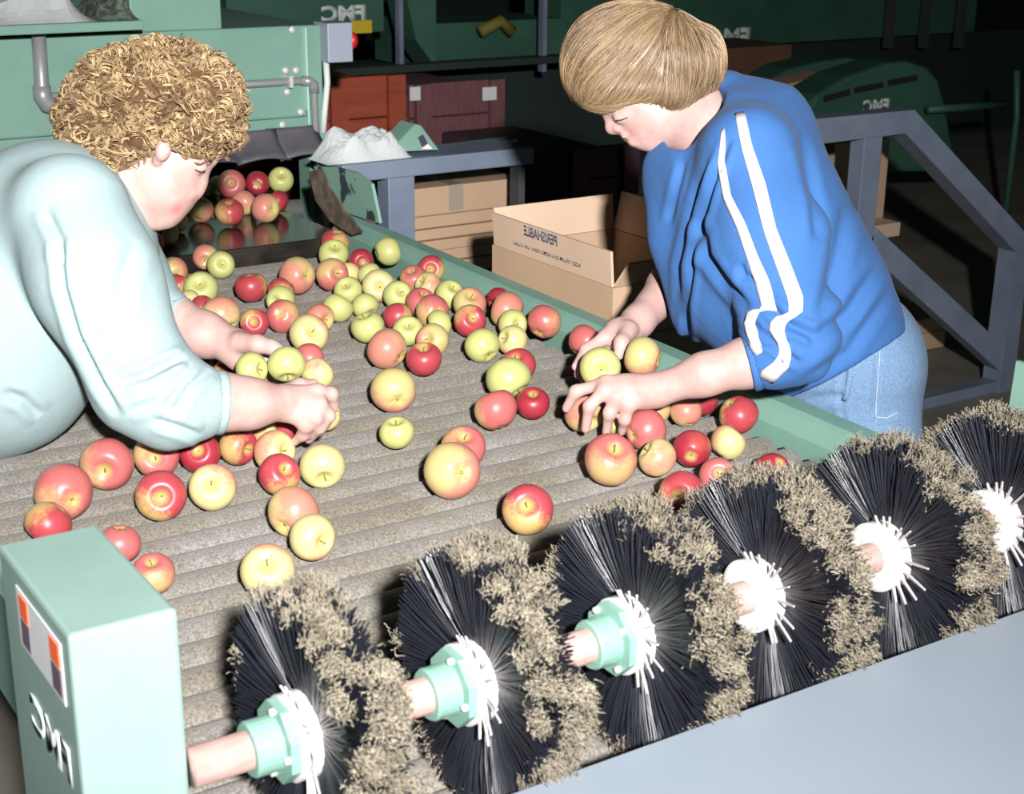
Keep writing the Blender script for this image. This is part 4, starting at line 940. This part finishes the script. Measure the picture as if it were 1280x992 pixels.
# ------------------------------------------------------------------ green grading machine at the back left
GY = 3.95
gm = empty('grading_machine', (1.2, 4.3, 0)); tag(gm, 'large pale green grading machine with rubber flaps above the feed chute', 'machine')
def X(u, v, y=GY): return float(P(u, v, y=y)[0])
def Zz(u, v, y=GY): return float(P(u, v, y=y)[2])
xr, zb, zt = X(404, 100), Zz(300, 152), Zz(300, 35)
rel(MB().box(-.35, xr, GY, GY + .75, zb, zt).build('front_panel', M_green, bevel=.006), gm)
xs_ = X(381, 90)
rel(MB().box(xs_, xs_ + .004, GY - .012, GY, zb - .02, zt - .005).build('panel_seam', mat('bright_seam', srgb(176, 214, 196), .5)), gm)
rel(MB().box(X(384, 180), xr, GY - .01, GY + .06, 0.0, zb + .02).build('post', M_green), gm)
rel(MB().box(-.3, -.22, GY - .01, GY + .06, 0.0, zb + .02).build('post', M_green), gm)
rel(MB().box(-.35, X(385, 158), GY - .006, GY + .02, Zz(300, 164), zb).build('flap_rail', M_green), gm)
for i in range(9):                                           # overlapping rubber flaps, bowed towards the table
    w = .155; x0 = xr - .06 - .13 * (i + 1); v = []; f = []; nu, nv = 6, 6; zt_ = Zz(300, 163); zb_ = PL + .045
    for a in range(nv + 1):
        for b in range(nu + 1):
            s, t = b / nu, a / nv; v.append((x0 + w * s, GY - .012 - .10 * t ** 1.6 - .012 * math.sin(math.pi * s) - .008 * (i % 2), zt_ + (zb_ - zt_) * t + .015 * math.sin(s * 3.1) * t))
    for a in range(nv):
        for b in range(nu): f.append((a * (nu + 1) + b, a * (nu + 1) + b + 1, (a + 1) * (nu + 1) + b + 1, (a + 1) * (nu + 1) + b))
    o = mesh_obj('rubber_flap', v, f, mat('grey_rubber', srgb(98, 94, 100), .55, noise=(8, srgb(70, 66, 74), .4, .7)), None, True); sd = o.modifiers.new('t', 'SOLIDIFY'); sd.thickness = .006; rel(o, gm)
for u, v in ((365, 37), (357, 88), (370, 88), (359, 115), (376, 140), (353, 156)):
    p = P(u, v, y=GY - .004); rel(MB().tube([(p[0], GY + .002, p[2]), (p[0], GY - .007, p[2]), (p[0], GY - .010, p[2])], .010, 12, True, [.011, .010, .005]).build('bolt', M_bolt, None, True), gm)
# conduit: along the panel, elbow, down the post
pz = Zz(340, 102); q = P(392, 103, y=GY - .02); e = P(401, 205, y=GY - .02)
rel(MB().tube([(X(40, 100), GY - .02, pz), (q[0] - .03, GY - .02, pz), (q[0] - .008, GY - .02, pz - .008), (q[0], GY - .02, pz - .03), (e[0] - .005, GY - .02, PL - .2)], .0105, 12).build('conduit_pipe', M_galv, None, True), gm)
rel(MB().tube([(q[0] - .034, GY - .02, pz), (q[0] - .012, GY - .02, pz - .003), (q[0] + .001, GY - .02, pz - .012), (q[0] + .002, GY - .02, pz - .036)], .014, 12).build('conduit_elbow', M_galv, None, True), gm)
rel(MB().box(X(356, 100), X(360, 100), GY - .034, GY, pz - .016, pz + .016).build('pipe_clip', M_bolt), gm)
# switch box with red stop button
bx0, bx1, bz0, bz1 = X(400, 50), X(431, 50), Zz(415, 76), Zz(415, 27)
sb = rel(MB().box(bx0, bx1, GY - .05, GY + .04, bz0, bz1).build('switch_box', mat('light_grey_enamel', srgb(150, 158, 172), .45), bevel=.003), gm); sb['label'] = 'light grey switch box'
for nm, r_, x_a, x_b, m_ in (('button_collar', .012, 0, .012, M_bolt), ('stop_button', .027, .010, .034, mat('red_button', srgb(196, 34, 44), .35))):
    o = MB().tube([(bx1 + x_a, GY, (bz0 + bz1) / 2), (bx1 + (x_a + x_b) / 2, GY, (bz0 + bz1) / 2), (bx1 + x_b, GY, (bz0 + bz1) / 2)], r_, 20, True, [r_, r_, r_ * .7]).build(nm, m_, None, True); o.parent = sb; o.matrix_parent_inverse = Matrix.Translation(gm.location).inverted() @ Matrix.Identity(4); o.matrix_parent_inverse = Matrix.Identity(4)
rel(MB().tube([(bx0 + .012, GY - .01, bz0), (bx0 + .014, GY - .01, bz0 - .06), (bx0 + .004, GY - .01, bz0 - .13), (bx0 - .004, GY - .01, bz0 - .2)], .009, 10).build('white_cable', mat('white_cable', srgb(206, 212, 206), .5), None, True), gm)
# hopper lip, tray and down pipe at the top left
y2 = GY - .03
rel(MB().box(-.35, X(163, 30, y2), y2 - .10, GY + .6, Zz(80, 37, y2), Zz(80, 25, y2)).build('tray', M_green, bevel=.003), gm)
rel(MB().box(X(164, 30), X(277, 20), GY + .002, GY + .6, zt, zt + .12).build('hopper_box', M_green, bevel=.003), gm)
a_, b_, c_ = P(48, 40, y=y2), P(53, 117, y=y2), P(80, 127, y=y2)
rel(MB().tube([a_, b_, b_ + (0, 0, -.012) * np.array([1, 1, 1]), (b_[0] + .012, y2, b_[2] - .028), (b_[0] + .03, y2, b_[2] - .034), (b_[0] + .16, y2 + .04, b_[2] - .01)], .018, 14).build('drain_pipe', M_galv, None, True), gm)
rel(MB().tube([(b_[0], y2, b_[2] + .02), (b_[0], y2, b_[2] - .008), (b_[0] + .010, y2, b_[2] - .027), (b_[0] + .034, y2, b_[2] - .036)], .023, 14).build('pipe_elbow', M_galv, None, True), gm)
def crumple(name, x0, x1, y0, y1, z, h, m, label, cat, seed, n=26, wall=True):
    r = np.random.default_rng(seed); pk = [(r.uniform(0, 1), r.uniform(.1, .9), r.uniform(.15, .4), r.uniform(.5, 1)) for _ in range(26)]; v = []; f = []
    for i in range(n + 1):
        for j in range(n + 1):
            s, t = i / n, j / n; e = min(1, 5 * min(s, 1 - s)) * min(1, 5 * min(t, 1 - t)); q = max(a * max(0, 1 - math.hypot(s - cx, t - cy) / w) for cx, cy, w, a in pk)
            v.append((x0 + (x1 - x0) * s, y0 + (y1 - y0) * t, z + e * h * (.35 + .65 * q) + r.uniform(0, .004) * e))
    for i in range(n):
        for j in range(n): f.append((i * (n + 1) + j, (i + 1) * (n + 1) + j, (i + 1) * (n + 1) + j + 1, i * (n + 1) + j + 1))
    rim = [i * (n + 1) for i in range(n + 1)] + [n * (n + 1) + j for j in range(1, n + 1)] + [i * (n + 1) + n for i in range(n - 1, -1, -1)] + [j for j in range(n - 1, 0, -1)]
    f.append(tuple(rim)); return tag(mesh_obj(name, v, f, m, None, False), label, cat)
tz = Zz(80, 25, y2)
M_film = mat('crumpled_clear_film', srgb(206, 210, 210), .22, spec=.7)
M_film.node_tree.nodes['Principled BSDF'].inputs['Transmission Weight'].default_value = .12
crumple('plastic_sheet', X(-60, 20, y2), X(112, 20, y2), y2 - .08, y2 + .3, tz, .09, mat('white_plastic_sheet', srgb(188, 192, 192), .5), 'white crumpled plastic sheet lying on the green tray at top left', 'plastic sheet', 5)
crumple('debris_heap', X(116, 15, y2), X(166, 15, y2), y2 - .06, y2 + .2, tz, .06, mat('grey_green_debris', srgb(98, 112, 98), .9, noise=(50, srgb(60, 64, 56), .4, .6)), 'grey heap of leaf litter on the green tray beside the plastic sheet', 'debris', 6)

# ------------------------------------------------------------------ blue-grey steel frame behind the rail, bag and bracket on it
BYy = 3.55
fr = empty('steel_stand', (2.0, BYy, 0)); tag(fr, 'blue grey steel stand with a flat top beam beyond the green rail', 'stand')
z1, z0 = Zz(540, 196, BYy), Zz(540, 218, BYy)
rel(MB().box(X(428, 210, BYy), X(668, 195, BYy), BYy, BYy + .16, z0, z1).build('top_beam', M_greysteel, bevel=.004), fr)
rel(MB().box(X(488, 250, BYy), X(521, 250, BYy), BYy + .01, BYy + .075, 0, z0).build('post', M_greysteel, bevel=.003), fr)
rel(MB().box(X(655, 250, BYy), X(663, 250, BYy), BYy + .03, BYy + .075, 0, z0).build('rear_post', mat('dark_steel', srgb(60, 62, 66), .6)), fr)
rel(MB().box(X(490, 250, BYy) - .06, X(521, 250, BYy) + .06, BYy - .02, BYy + .1, 0, .012).build('foot_plate', M_greysteel), fr)
crumple('plastic_bag', X(413, 190, BYy), X(522, 190, BYy), BYy + .02, BYy + .15, z1, .085, M_film, 'crumpled clear plastic bag lying on the grey steel beam', 'plastic bag', 9)
gb = empty('sheet_metal_bracket', (X(530, 190, BYy), BYy + .06, z1)); tag(gb, 'small green triangular metal bracket with a sticker on the grey beam', 'bracket')
rel(poly_y([(486, 190), (519, 155), (526, 157), (548, 187)], BYy + .04, BYy + .12).build('bracket_body', M_green), gb)
rel(poly_y([(523, 172), (529, 168), (535, 179), (528, 184)], BYy + .037, BYy + .04).build('sticker', mat('sticker_dark', srgb(70, 60, 80), .5)), gb)
rel(poly_y([(527, 186), (535, 180), (541, 186)], BYy + .037, BYy + .04).build('sticker_corner', mat('sticker_pale', srgb(226, 220, 214), .5)), gb)
o = MB().bar(P(550, 189, y=BYy + .45), P(640, 178, y=BYy + .45), .06, .03).build('green_beam', M_green); tag(o, 'flat green beam running behind the grey steel beam', 'beam')
o2 = MB().box(X(600, 185, BYy + .45) - .02, X(600, 185, BYy + .45) + .02, BYy + .43, BYy + .47, 0, Zz(600, 184, BYy + .45) - .012).build('support', M_green); o2.parent = o

# ------------------------------------------------------------------ cartons
CY = 3.80
def carton(name, x0, x1, y0, y1, z0_, z1_, label, tape=True, m=M_card, grp=None):
    e = empty(name, ((x0 + x1) / 2, (y0 + y1) / 2, z0_)); tag(e, label, 'carton', grp)
    rel(MB().box(x0, x1, y0, y1, z0_, z1_).build('carton_body', m, bevel=.004), e)
    if tape:
        xm = (x0 + x1) / 2 + .02; rel(MB().box(xm - .025, xm + .025, y0 - .0015, y1, z1_ - .075, z1_ + .0015).build('tape', mat('brown_grey_tape', srgb(150, 140, 126), .35)), e)
    return e
zc1, zc0 = Zz(560, 232, CY), Zz(560, 267, CY); xa, xb = X(468, 260, CY), X(652, 250, CY)
carton('carton', xa, xb, CY, CY + .42, zc0, zc1, 'closed brown carton with tape on top of the flat carton stack')
hgt = [zc0]
for i, v in enumerate((283, 297, 311, 326, 342, 358, 374)): hgt.append(Zz(560, v, CY))
nm_ = ['just under the closed taped carton', 'second below the closed taped carton', 'third below the closed taped carton', 'fourth below the closed taped carton', 'fifth below the taped carton, mostly behind the rail', 'sixth below the taped carton, behind the rail', 'lowest of the stack, behind the rail']
for i in range(7):
    d_ = random.uniform(-.02, .03); o = MB().box(xa + .01 + d_, xb - .02 - (.02 * i) + d_, CY - .005 + random.uniform(-.01, .01), CY + .42, hgt[i + 1] + .002, hgt[i] - .001).build('flattened_carton', M_card, bevel=.003); tag(o, 'flattened brown carton ' + nm_[i], 'carton', 'flattened cartons in the stack')
tag(MB().box(xa, xb - .1, CY + .01, CY + .4, 0, hgt[7] + .001).build('pallet_box', mat('dull_wood', srgb(120, 98, 74), .8)), 'wooden box carrying the stack of flattened cartons', 'crate')
# open carton with printing, leaning beside the rail
oc = empty('open_carton', (1.95, 2.55, .66)); tag(oc, 'open cardboard carton with raised flaps and blue printing beside the rail', 'carton')
cx0, cx1, cy0, cy1, cz0, cz1, ct = 1.735, 2.07, 2.315, 2.765, .66, .905, .006
tl, tr = Zz, Zz
ztop = .978
def wall(name, v8, m): rel(MB().hexa([Vector(p) for p in v8]).build(name, m), oc)
def slab(name, x0, x1, y0, y1, z0_, z1_, m=M_card): rel(MB().box(x0, x1, y0, y1, z0_, z1_).build(name, m), oc)
slab('side_wall', cx0, cx0 + ct, cy0, cy1, cz0, cz1); slab('side_wall', cx1 - ct, cx1, cy0, cy1, cz0, cz1)
slab('end_wall', cx0 + ct, cx1 - ct, cy0, cy0 + ct, cz0, cz1); slab('end_wall', cx0 + ct, cx1 - ct, cy1 - ct, cy1, cz0, cz1); slab('bottom', cx0, cx1, cy0, cy1, cz0 - .006, cz0)
def flap(name, a, b, lean, h):
    """raised flap on the fold line a-b leaning outwards"""
    a = Vector(a); b = Vector(b); up = Vector((lean[0], lean[1], h)); n_ = (b - a).cross(up).normalized() * ct; i_ = (b - a).normalized() * .006
    rel(MB().hexa([a + i_, b - i_, b - i_ + n_, a + i_ + n_, a + i_ + up, b - i_ + up, b - i_ + n_ + up, a + i_ + n_ + up]).build(name, M_card_in), oc)
flap('flap', (cx0 + .001, cy0, cz1 + .001), (cx0 + .001, cy1, cz1 + .001), (-.006, 0), .072)
flap('flap', (cx0, cy1 - .001, cz1 + .001), (cx1, cy1 - .001, cz1 + .001), (0, .008), .080)
flap('flap', (cx1 - .001, cy1, cz1 + .001), (cx1 - .001, cy0, cz1 + .001), (.02, 0), .085)
flap('flap', (cx1, cy0 + .001, cz1 + .001), (cx0, cy0 + .001, cz1 + .001), (0, -.045), .055)
FONT = None
def text_obj(name, s, size, origin, ex, ez, m, parent=None, bold=.0):
    cu = bpy.data.curves.new('lettering', 'FONT'); cu.body = s; cu.size = size; cu.extrude = .0; cu.offset = bold; cu.align_x = 'LEFT'
    t = bpy.data.objects.new('lettering', cu); COL.objects.link(t); dg = bpy.context.evaluated_depsgraph_get(); me = bpy.data.meshes.new_from_object(t.evaluated_get(dg)); bpy.data.objects.remove(t)
    ex = Vector(ex); ez = Vector(ez); o_ = Vector(origin)
    me.transform(Matrix(((ex.x, ez.x, 0, o_.x), (ex.y, ez.y, 0, o_.y), (ex.z, ez.z, 0, o_.z), (0, 0, 0, 1)))); me.materials.clear(); me.materials.append(m)
    o = bpy.data.objects.new(name, me); COL.objects.link(o); sd = o.modifiers.new('ink', 'SOLIDIFY'); sd.thickness = .0004; sd.offset = 0
    if parent is not None: rel(o, parent)
    return o
xf = cx0 - .0009
p1 = P(699, 305, x=xf); p2 = P(726, 334, x=xf)
text_obj('printing', 'PERISHABLE', .030, (xf - .004, p1[1], p1[2] - .004), (0, .80, .0), (-.05, 0, 1), M_ink, oc, .0006)
text_obj('printing', 'KEEP FROM EXTREME HEAT OR COLD', .0185, (xf, p2[1], p2[2] - .001), (0, .80, .0), (0, 0, 1), M_ink, oc, .0003)
for a_, b_ in (((cx0 + .03, .80), (cx0 + .16, .80)), ((cx0 + .03, .86), (cx0 + .16, .86)), ((cx0 + .03, .80), (cx0 + .03, .86)), ((cx0 + .16, .80), (cx0 + .16, .86))):
    rel(MB().bar((a_[0], cy0 - .0006, a_[1]), (b_[0], cy0 - .0006, b_[1]), .001, .0022, (0, 0, 1) if a_[1] == b_[1] else (1, 0, 0)).build('printed_line', M_ink), oc)
ps = empty('packing_stand', (1.95, 2.5, 0)); tag(ps, 'low pale packing stand under the open printed carton', 'stand')
rel(MB().box(1.72, 2.30, 2.10, 2.85, .62, .653).build('stand_top', mat('pale_board', srgb(186, 186, 180), .6)), ps)
for xx in (1.74, 2.24):
    for yy in (2.13, 2.79): rel(MB().box(xx, xx + .04, yy, yy + .04, 0, .62).build('leg', M_greysteel), ps)

# ------------------------------------------------------------------ blue-grey railing at the right
RY = 3.30
rl = empty('stair_railing', (3.8, RY, 0)); tag(rl, 'blue grey square tube railing with sloping members at the right', 'railing')
def rb(a, b, w=.078): return rel(MB().bar(a, b, w, .06, (0, 1, 0)).build('rail_tube', M_greysteel, bevel=.003), rl)
def rp(u, v, dy=0): return P(u, v, y=RY + dy)
e_ = rp(1268, 304)
rel(MB().tube([rp(985, 165), rp(1126, 150), e_ + np.array([-.0, 0, .0]), (e_[0], RY, 0)], .054, 4, True, None, math.pi / 4).build('rail_tube', M_greysteel), rl)
rb(rp(1084, 165), (rp(1084, 165)[0], RY, 0.0)); rb(rp(1080, 296), rp(1258, 458))
rb((2.2, RY, .02), (rp(1268, 292)[0] + .1, RY, .02), .04)
# cartons behind the railing
carton('carton', X(1040, 230, 3.9), X(1108, 230, 3.9), 3.9, 4.2, .5, Zz(1080, 176, 3.9), 'tall brown carton standing behind the grey railing post', False)
tag(MB().box(X(1040, 290, 3.8), X(1125, 290, 3.8), 3.8, 4.25, Zz(1090, 300, 3.8), Zz(1090, 283, 3.8)).build('carton_sheet', M_card_in, bevel=.003), 'pale flattened carton below the tall brown carton', 'carton')
tag(MB().box(X(1040, 290, 3.8), X(1112, 290, 3.8), 3.82, 4.25, Zz(1080, 392, 3.82), Zz(1090, 300, 3.8) - .002).build('carton', M_card, bevel=.003), 'brown carton right behind the hip of the worker in blue', 'carton')
zf = [Zz(1150, v, 3.75) for v in (400, 418, 450, 474)]
for i in range(3): tag(MB().box(X(1040, 400, 3.75), X(1188 - 6 * i, 420, 3.75), 3.75, 4.3, max(0, zf[i + 1]) + .002 * (i < 2), zf[i]).build('flattened_carton', M_card, bevel=.004), ('topmost', 'middle', 'lowest')[i] + ' flattened carton of the low pile by the railing foot', 'carton', 'cartons piled by the railing')
# ------------------------------------------------------------------ belt guards and dark machinery behind
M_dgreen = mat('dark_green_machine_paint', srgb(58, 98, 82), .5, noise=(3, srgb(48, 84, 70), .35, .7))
def letters(name, s, u, v, y, h, parent, m=M_whitepaint, wid=1.15):
    p = P(u, v, y=y); return text_obj(name, s, h, (p[0], y, p[2]), (-wid, 0, 0), (0, 0, 1), m, parent, h * .05)
def guard(y, pts, label, slots, txt):
    e = empty('belt_guard', (float(P(*pts[0], y=y)[0]), y, 0)); tag(e, label, 'guard', 'belt guards on the far machine')
    rel(poly_y(pts, y, y + .22).build('guard_shell', M_dgreen, bevel=.02), e)
    for a, b in slots: rel(MB().bar(P(*a, y=y - .002), P(*b, y=y - .002), .006, .028, (0, 0, 1)).build('vent_slot', M_dark), e)
    if txt: letters('lettering', 'FMC', txt[0], txt[1], y - .003, .078, e)
    rel(MB().box(float(P(*pts[0], y=y)[0]) + .2, float(P(*pts[0], y=y)[0]) + .35, y + .05, y + .18, 0, .8).build('guard_leg', M_dgreen), e)
    return e
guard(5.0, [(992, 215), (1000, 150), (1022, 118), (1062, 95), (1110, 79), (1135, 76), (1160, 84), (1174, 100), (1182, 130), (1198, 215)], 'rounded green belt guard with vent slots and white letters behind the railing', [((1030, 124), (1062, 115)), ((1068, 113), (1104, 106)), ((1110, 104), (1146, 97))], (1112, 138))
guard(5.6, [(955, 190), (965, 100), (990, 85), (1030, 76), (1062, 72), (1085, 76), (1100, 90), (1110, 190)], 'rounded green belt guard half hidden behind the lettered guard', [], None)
tag(poly_y([(960, 330), (985, 105), (1035, 92), (1042, 330)], 5.42, 5.58).build('carton', M_card), 'brown carton wedged between the two green belt guards', 'carton')
bar_ = MB().tube([P(1160, 137, y=4.9), P(1262, 130, y=4.9)], .018, 10).build('green_rail_pipe', M_dgreen, None, True); tag(bar_, 'thin green pipe rail running right from the belt guard', 'pipe')
o = MB().tube([P(1271, 88, y=4.9), P(1271, 145, y=4.9) , np.r_[P(1271, 145, y=4.9)[:2], 0]], .016, 10).build('pipe_post', M_dgreen, None, True); o.parent = bar_
md = empty('sorting_machine', (4.6, 8.2, 0)); tag(md, 'dark green machine with white letters far behind the worker in blue', 'machine')
def blk(nm, u0, u1, v0, v1, y, dep, m, par, cat=None):
    o = MB().box(X(u0, v1, y), X(u1, v1, y), y, y + dep, max(0, Zz(u0, v1, y)) if v1 < 900 else 0, Zz(u0, v0, y)).build(nm, m)
    return rel(o, par) if par is not None else o
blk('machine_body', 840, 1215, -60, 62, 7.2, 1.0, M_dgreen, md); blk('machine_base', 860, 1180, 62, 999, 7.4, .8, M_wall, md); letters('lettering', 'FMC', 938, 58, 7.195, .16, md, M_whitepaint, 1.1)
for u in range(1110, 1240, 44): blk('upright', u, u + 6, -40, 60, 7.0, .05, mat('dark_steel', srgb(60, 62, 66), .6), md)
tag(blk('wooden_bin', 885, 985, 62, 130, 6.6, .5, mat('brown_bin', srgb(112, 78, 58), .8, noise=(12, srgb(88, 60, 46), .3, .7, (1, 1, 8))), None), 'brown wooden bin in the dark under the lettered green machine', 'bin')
# bins stacked at the back
def bin_(u0, u1, v0, v1, y, m, label, slats, tags_=()):
    x0, x1, z0_, z1_ = X(u0, v0, y), X(u1, v0, y), 0.0, Zz(u0, v0, y); e = empty('fruit_bin', ((x0 + x1) / 2, y, 0)); tag(e, label, 'bin', 'fruit bins at the back')
    n = slats; hh = (z1_ - z0_) / n
    for i in range(n): rel(MB().box(x0, x1, y, y + .03, z0_ + hh * i + .006, z0_ + hh * (i + 1)).build('plank', m, bevel=.004), e)
    for xx in (x0 + .02, x1 - .09): rel(MB().box(xx, xx + .07, y - .025, y, z0_, z1_).build('corner_post', m), e)
    rel(MB().box(x0, x1, y + .03, y + .9, z0_, z1_ - .05).build('bin_body', m), e)
    for u, v, w in tags_:
        p = P(u, v, y=y - .03); rel(MB().box(p[0] - w / 2, p[0] + w / 2, y - .031, y - .026, p[2] - .028, p[2] + .028).build('paper_tag', mat('white_tag', srgb(206, 210, 210), .7)), e)
    return e
bin_(404, 508, 99, 215, 5.2, mat('rust_orange_bin', srgb(150, 66, 40), .7, noise=(6, srgb(128, 54, 34), .3, .7, (1, 1, 6))), 'rusty orange wooden fruit bin behind the conduit post', 6)
bin_(512, 632, 106, 215, 5.6, mat('plum_brown_bin', srgb(118, 72, 74), .7, noise=(10, srgb(92, 60, 66), .3, .7, (8, 1, 1))), 'plum brown fruit bin with two white paper tags', 6, ((519, 117, .05), (612, 117, .07)))
o = bin_(706, 800, 188, 300, 4.6, mat('dull_purple_bin', srgb(74, 44, 60), .7, noise=(10, srgb(58, 36, 48), .3, .7, (8, 1, 1))), 'dull purple fruit bin in the shadow left of the worker in blue', 6)
bk = empty('conveyor_machine', (3.4, 6.4, 0)); tag(bk, 'dark green conveyor machinery with yellow plate in the dim background', 'machine')
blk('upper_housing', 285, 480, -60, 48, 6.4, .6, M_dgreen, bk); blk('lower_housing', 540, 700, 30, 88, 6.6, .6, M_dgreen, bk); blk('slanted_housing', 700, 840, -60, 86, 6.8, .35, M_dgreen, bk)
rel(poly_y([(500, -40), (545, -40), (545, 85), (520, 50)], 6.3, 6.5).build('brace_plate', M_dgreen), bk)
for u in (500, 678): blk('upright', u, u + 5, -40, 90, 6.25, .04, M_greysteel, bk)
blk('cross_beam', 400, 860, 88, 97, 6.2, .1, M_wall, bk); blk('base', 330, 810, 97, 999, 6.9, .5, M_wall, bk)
blk('yellow_plate', 440, 465, 26, 42, 6.38, .01, mat('yellow_plate', srgb(206, 176, 40), .6), bk)
letters('lettering', 'FMC', 458, 24, 6.392, .09, bk, M_whitepaint, 1.3)
rel(MB().tube([P(600, 40, y=6.5), P(625, 26, y=6.5), P(640, 40, y=6.5)], .03, 10).build('olive_hose', mat('olive_hose', srgb(110, 104, 40), .7), None, True), bk)
# lettering on the drive housing
text_obj('lettering', 'FMC', .046, (hx0 - .0012, hy0 + .022, hz - .142), (0, 1.25, 0), (0, 0, 1), M_whitepaint, dh, .002)
# green end bracket carrying the far end of the brush shaft
q0 = P(1262, 560, x=1.60); q1 = P(1274, 452, x=1.60)
rel(MB().add([(1.60, q0[1] - .16, BED - .1), (1.60, q0[1] + .02, BED - .1), (1.60, q1[1] + .005, q1[2]), (1.60, q1[1] - .03, q1[2]), (1.607, q0[1] - .16, BED - .1), (1.607, q0[1] + .02, BED - .1), (1.607, q1[1] + .005, q1[2]), (1.607, q1[1] - .03, q1[2])], [(0, 1, 2, 3), (7, 6, 5, 4), (0, 4, 5, 1), (1, 5, 6, 2), (2, 6, 7, 3), (3, 7, 4, 0)]).build('shaft_bracket', M_green), tbl)
